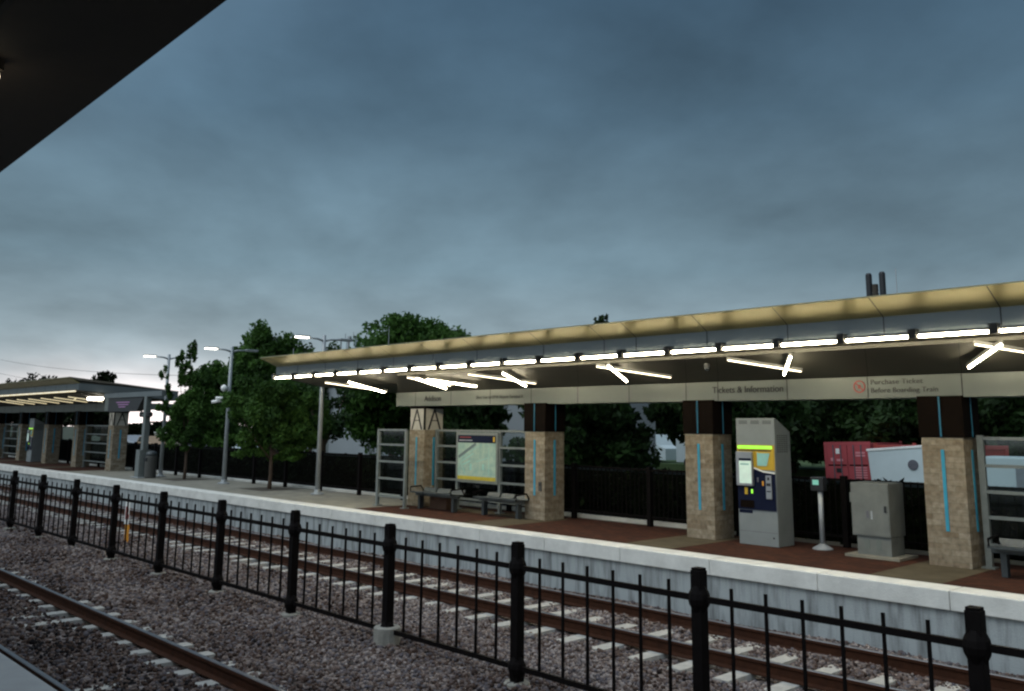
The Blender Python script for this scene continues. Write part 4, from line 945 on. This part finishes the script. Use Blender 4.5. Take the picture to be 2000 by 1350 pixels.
def car(label, x, y, z, rz, m):
    t = thing('parked_car', label, 'car', (x, y, z), 'cars parked beyond the far fence'); t.rotation_euler = (0, 0, rz)
    prof = [(-2.2, 0.3), (-2.2, 0.85), (-1.9, 0.95), (-1.2, 1.42), (0.4, 1.45), (1.1, 0.98), (2.1, 0.82), (2.25, 0.3)]
    b = MB(); n_ = len(prof); pts = [(a, -0.88, c) for a, c in prof] + [(a, 0.88, c) for a, c in prof]
    b.poly(pts, [tuple(range(n_)), tuple(range(n_, 2 * n_))[::-1]] + [(i, (i + 1) % n_, n_ + (i + 1) % n_, n_ + i) for i in range(n_)]); b.build('body', m, t, bevel=0.06)
    for a, b_ in (((-1.55, -0.5)), ((-0.4, 0.55))): MB().poly([(a, -0.887, 0.97), (b_, -0.887, 0.97), (min(b_, 0.35), -0.887, 1.36), (max(a, -1.1), -0.887, 1.36)], [(0, 1, 2, 3)]).build('window', 'car_glass', t)
    for xx in (-1.4, 1.4): MB().tube([(xx, -0.9, 0.33), (xx, -0.7, 0.33)], 0.33, 14).build('wheel', 'tyre', t)
    return t
car('silver car parked below the low horizon near the distant letter pillar', -79.5, 30.2, -0.45, R(8), 'car_silver')
car('tan car parked beside the silver one', -74.0, 30.0, -0.45, R(-4), 'car_tan')
car('pale car roof just visible right of the slim tree trunk', -64.5, 30.0, -0.55, R(2), 'car_silver')
car('second pale car roof right of the slim tree trunk', -60.0, 30.4, -0.55, R(2), 'white_paint')
t = thing('low_wall', 'long pale low wall beyond the road left of the slim tree', 'wall', (-76, 34, -0.6))
MB().box(-8, 14, 0, 0.3, 0, 1.75).build('panel', 'concrete_tan', t); MB().box(-8.1, 14.1, -0.05, 0.35, 1.752, 1.83).build('cap', 'concrete_coping', t)

# poles and masts showing above the roof
t = thing('antenna_mast', 'phone mast with two dark cylinders showing above the canopy roof', 'antenna mast', (-27.1, 60, -1.3))
MB().lathe(0, 0, [(0.35, 0), (0.2, 13.2)], 12).build('pole', 'wood_pole', t)
for xx in (-0.42, 0.52): MB().lathe(xx, 0, [(0.17, 12.15), (0.21, 12.25), (0.21, 13.9), (0.14, 14.02)], 12).build('antenna', 'black_plastic', t)
MB().box(-0.45, 0.55, -0.04, 0.04, 12.6, 12.68).build('crossbar', 'galvanised', t)
t = thing('antenna_mast', 'far mast with two pale panel boxes right of the right lamp post', 'antenna mast', (-92.0, 60, -1.3))
MB().lathe(0, 0, [(0.5, 0), (0.25, 13.9)], 12).build('pole', 'galvanised', t)
for xx, yy in ((-0.9, 0), (1.15, -0.2)):
    p = MB().box(xx - 0.62, xx + 0.62, yy - 0.25, yy + 0.25, 11.5, 13.55).build('antenna', 'white_paint', t)
    MB().box(xx - 0.63, xx - 0.38, yy - 0.26, yy + 0.26, 11.45, 13.4).build('dark_stripe', 'trash_grey', p)  # dark stripe along one side of each pale panel
    MB().lathe(xx, yy, [(0.06, 13.55), (0.04, 14.3)], 6).build('rod', 'galvanised', t)
for x, z1, lab in ((-23.77, 4.99, 'thin rod on the canopy roof in front of the big domed tree'), (-7.09, 5.02, 'thin rod on the canopy roof right of the dark twin antennas'), (-22.6, 4.15, 'short thin rod at the left tip of the long canopy')):
    yy = 16.6 if x != -22.6 else 12.9
    if x == -23.77: x, yy = -22.8, 16.3
    t = thing('roof_rod', lab, 'rod', (x, yy, 3.43), 'rods on the canopy roof')
    MB().lathe(0, 0, [(0.04, 0), (0.04, 0.03)], 8).build('foot', 'galvanised', t); MB().lathe(0, 0, [(0.011, 0.03), (0.008, z1 - 3.45)], 6).build('rod', 'galvanised', t)
# power line far left
t = thing('utility_pole', 'wooden utility pole hidden behind the slim tree, end of the power lines', 'utility pole', (-118, 52, -1.3), 'utility poles')
MB().lathe(0, 0, [(0.2, 0), (0.13, 10.2)], 8).build('pole', 'wood_pole', t); MB().box(-0.06, 0.06, -1.1, 1.1, 9.3, 9.45).build('crossarm', 'wood_pole', t)
for k, (z0, z1) in enumerate(((17.0, 8.4), (13.7, 6.2))):
    pts = []
    for i in range(17):
        f = i / 16; pts.append((-245.0 + f * 127, 60 - 8 * f, z0 + (z1 - z0) * f - 2.2 * 4 * f * (1 - f) * 0.35))
    tag(MB().tube(pts, 0.028, 5).build('power_line', 'black_paint'), ('upper' if k == 0 else 'lower') + ' thin power line across the left sky', 'power line', 'power lines over the distant shelter')
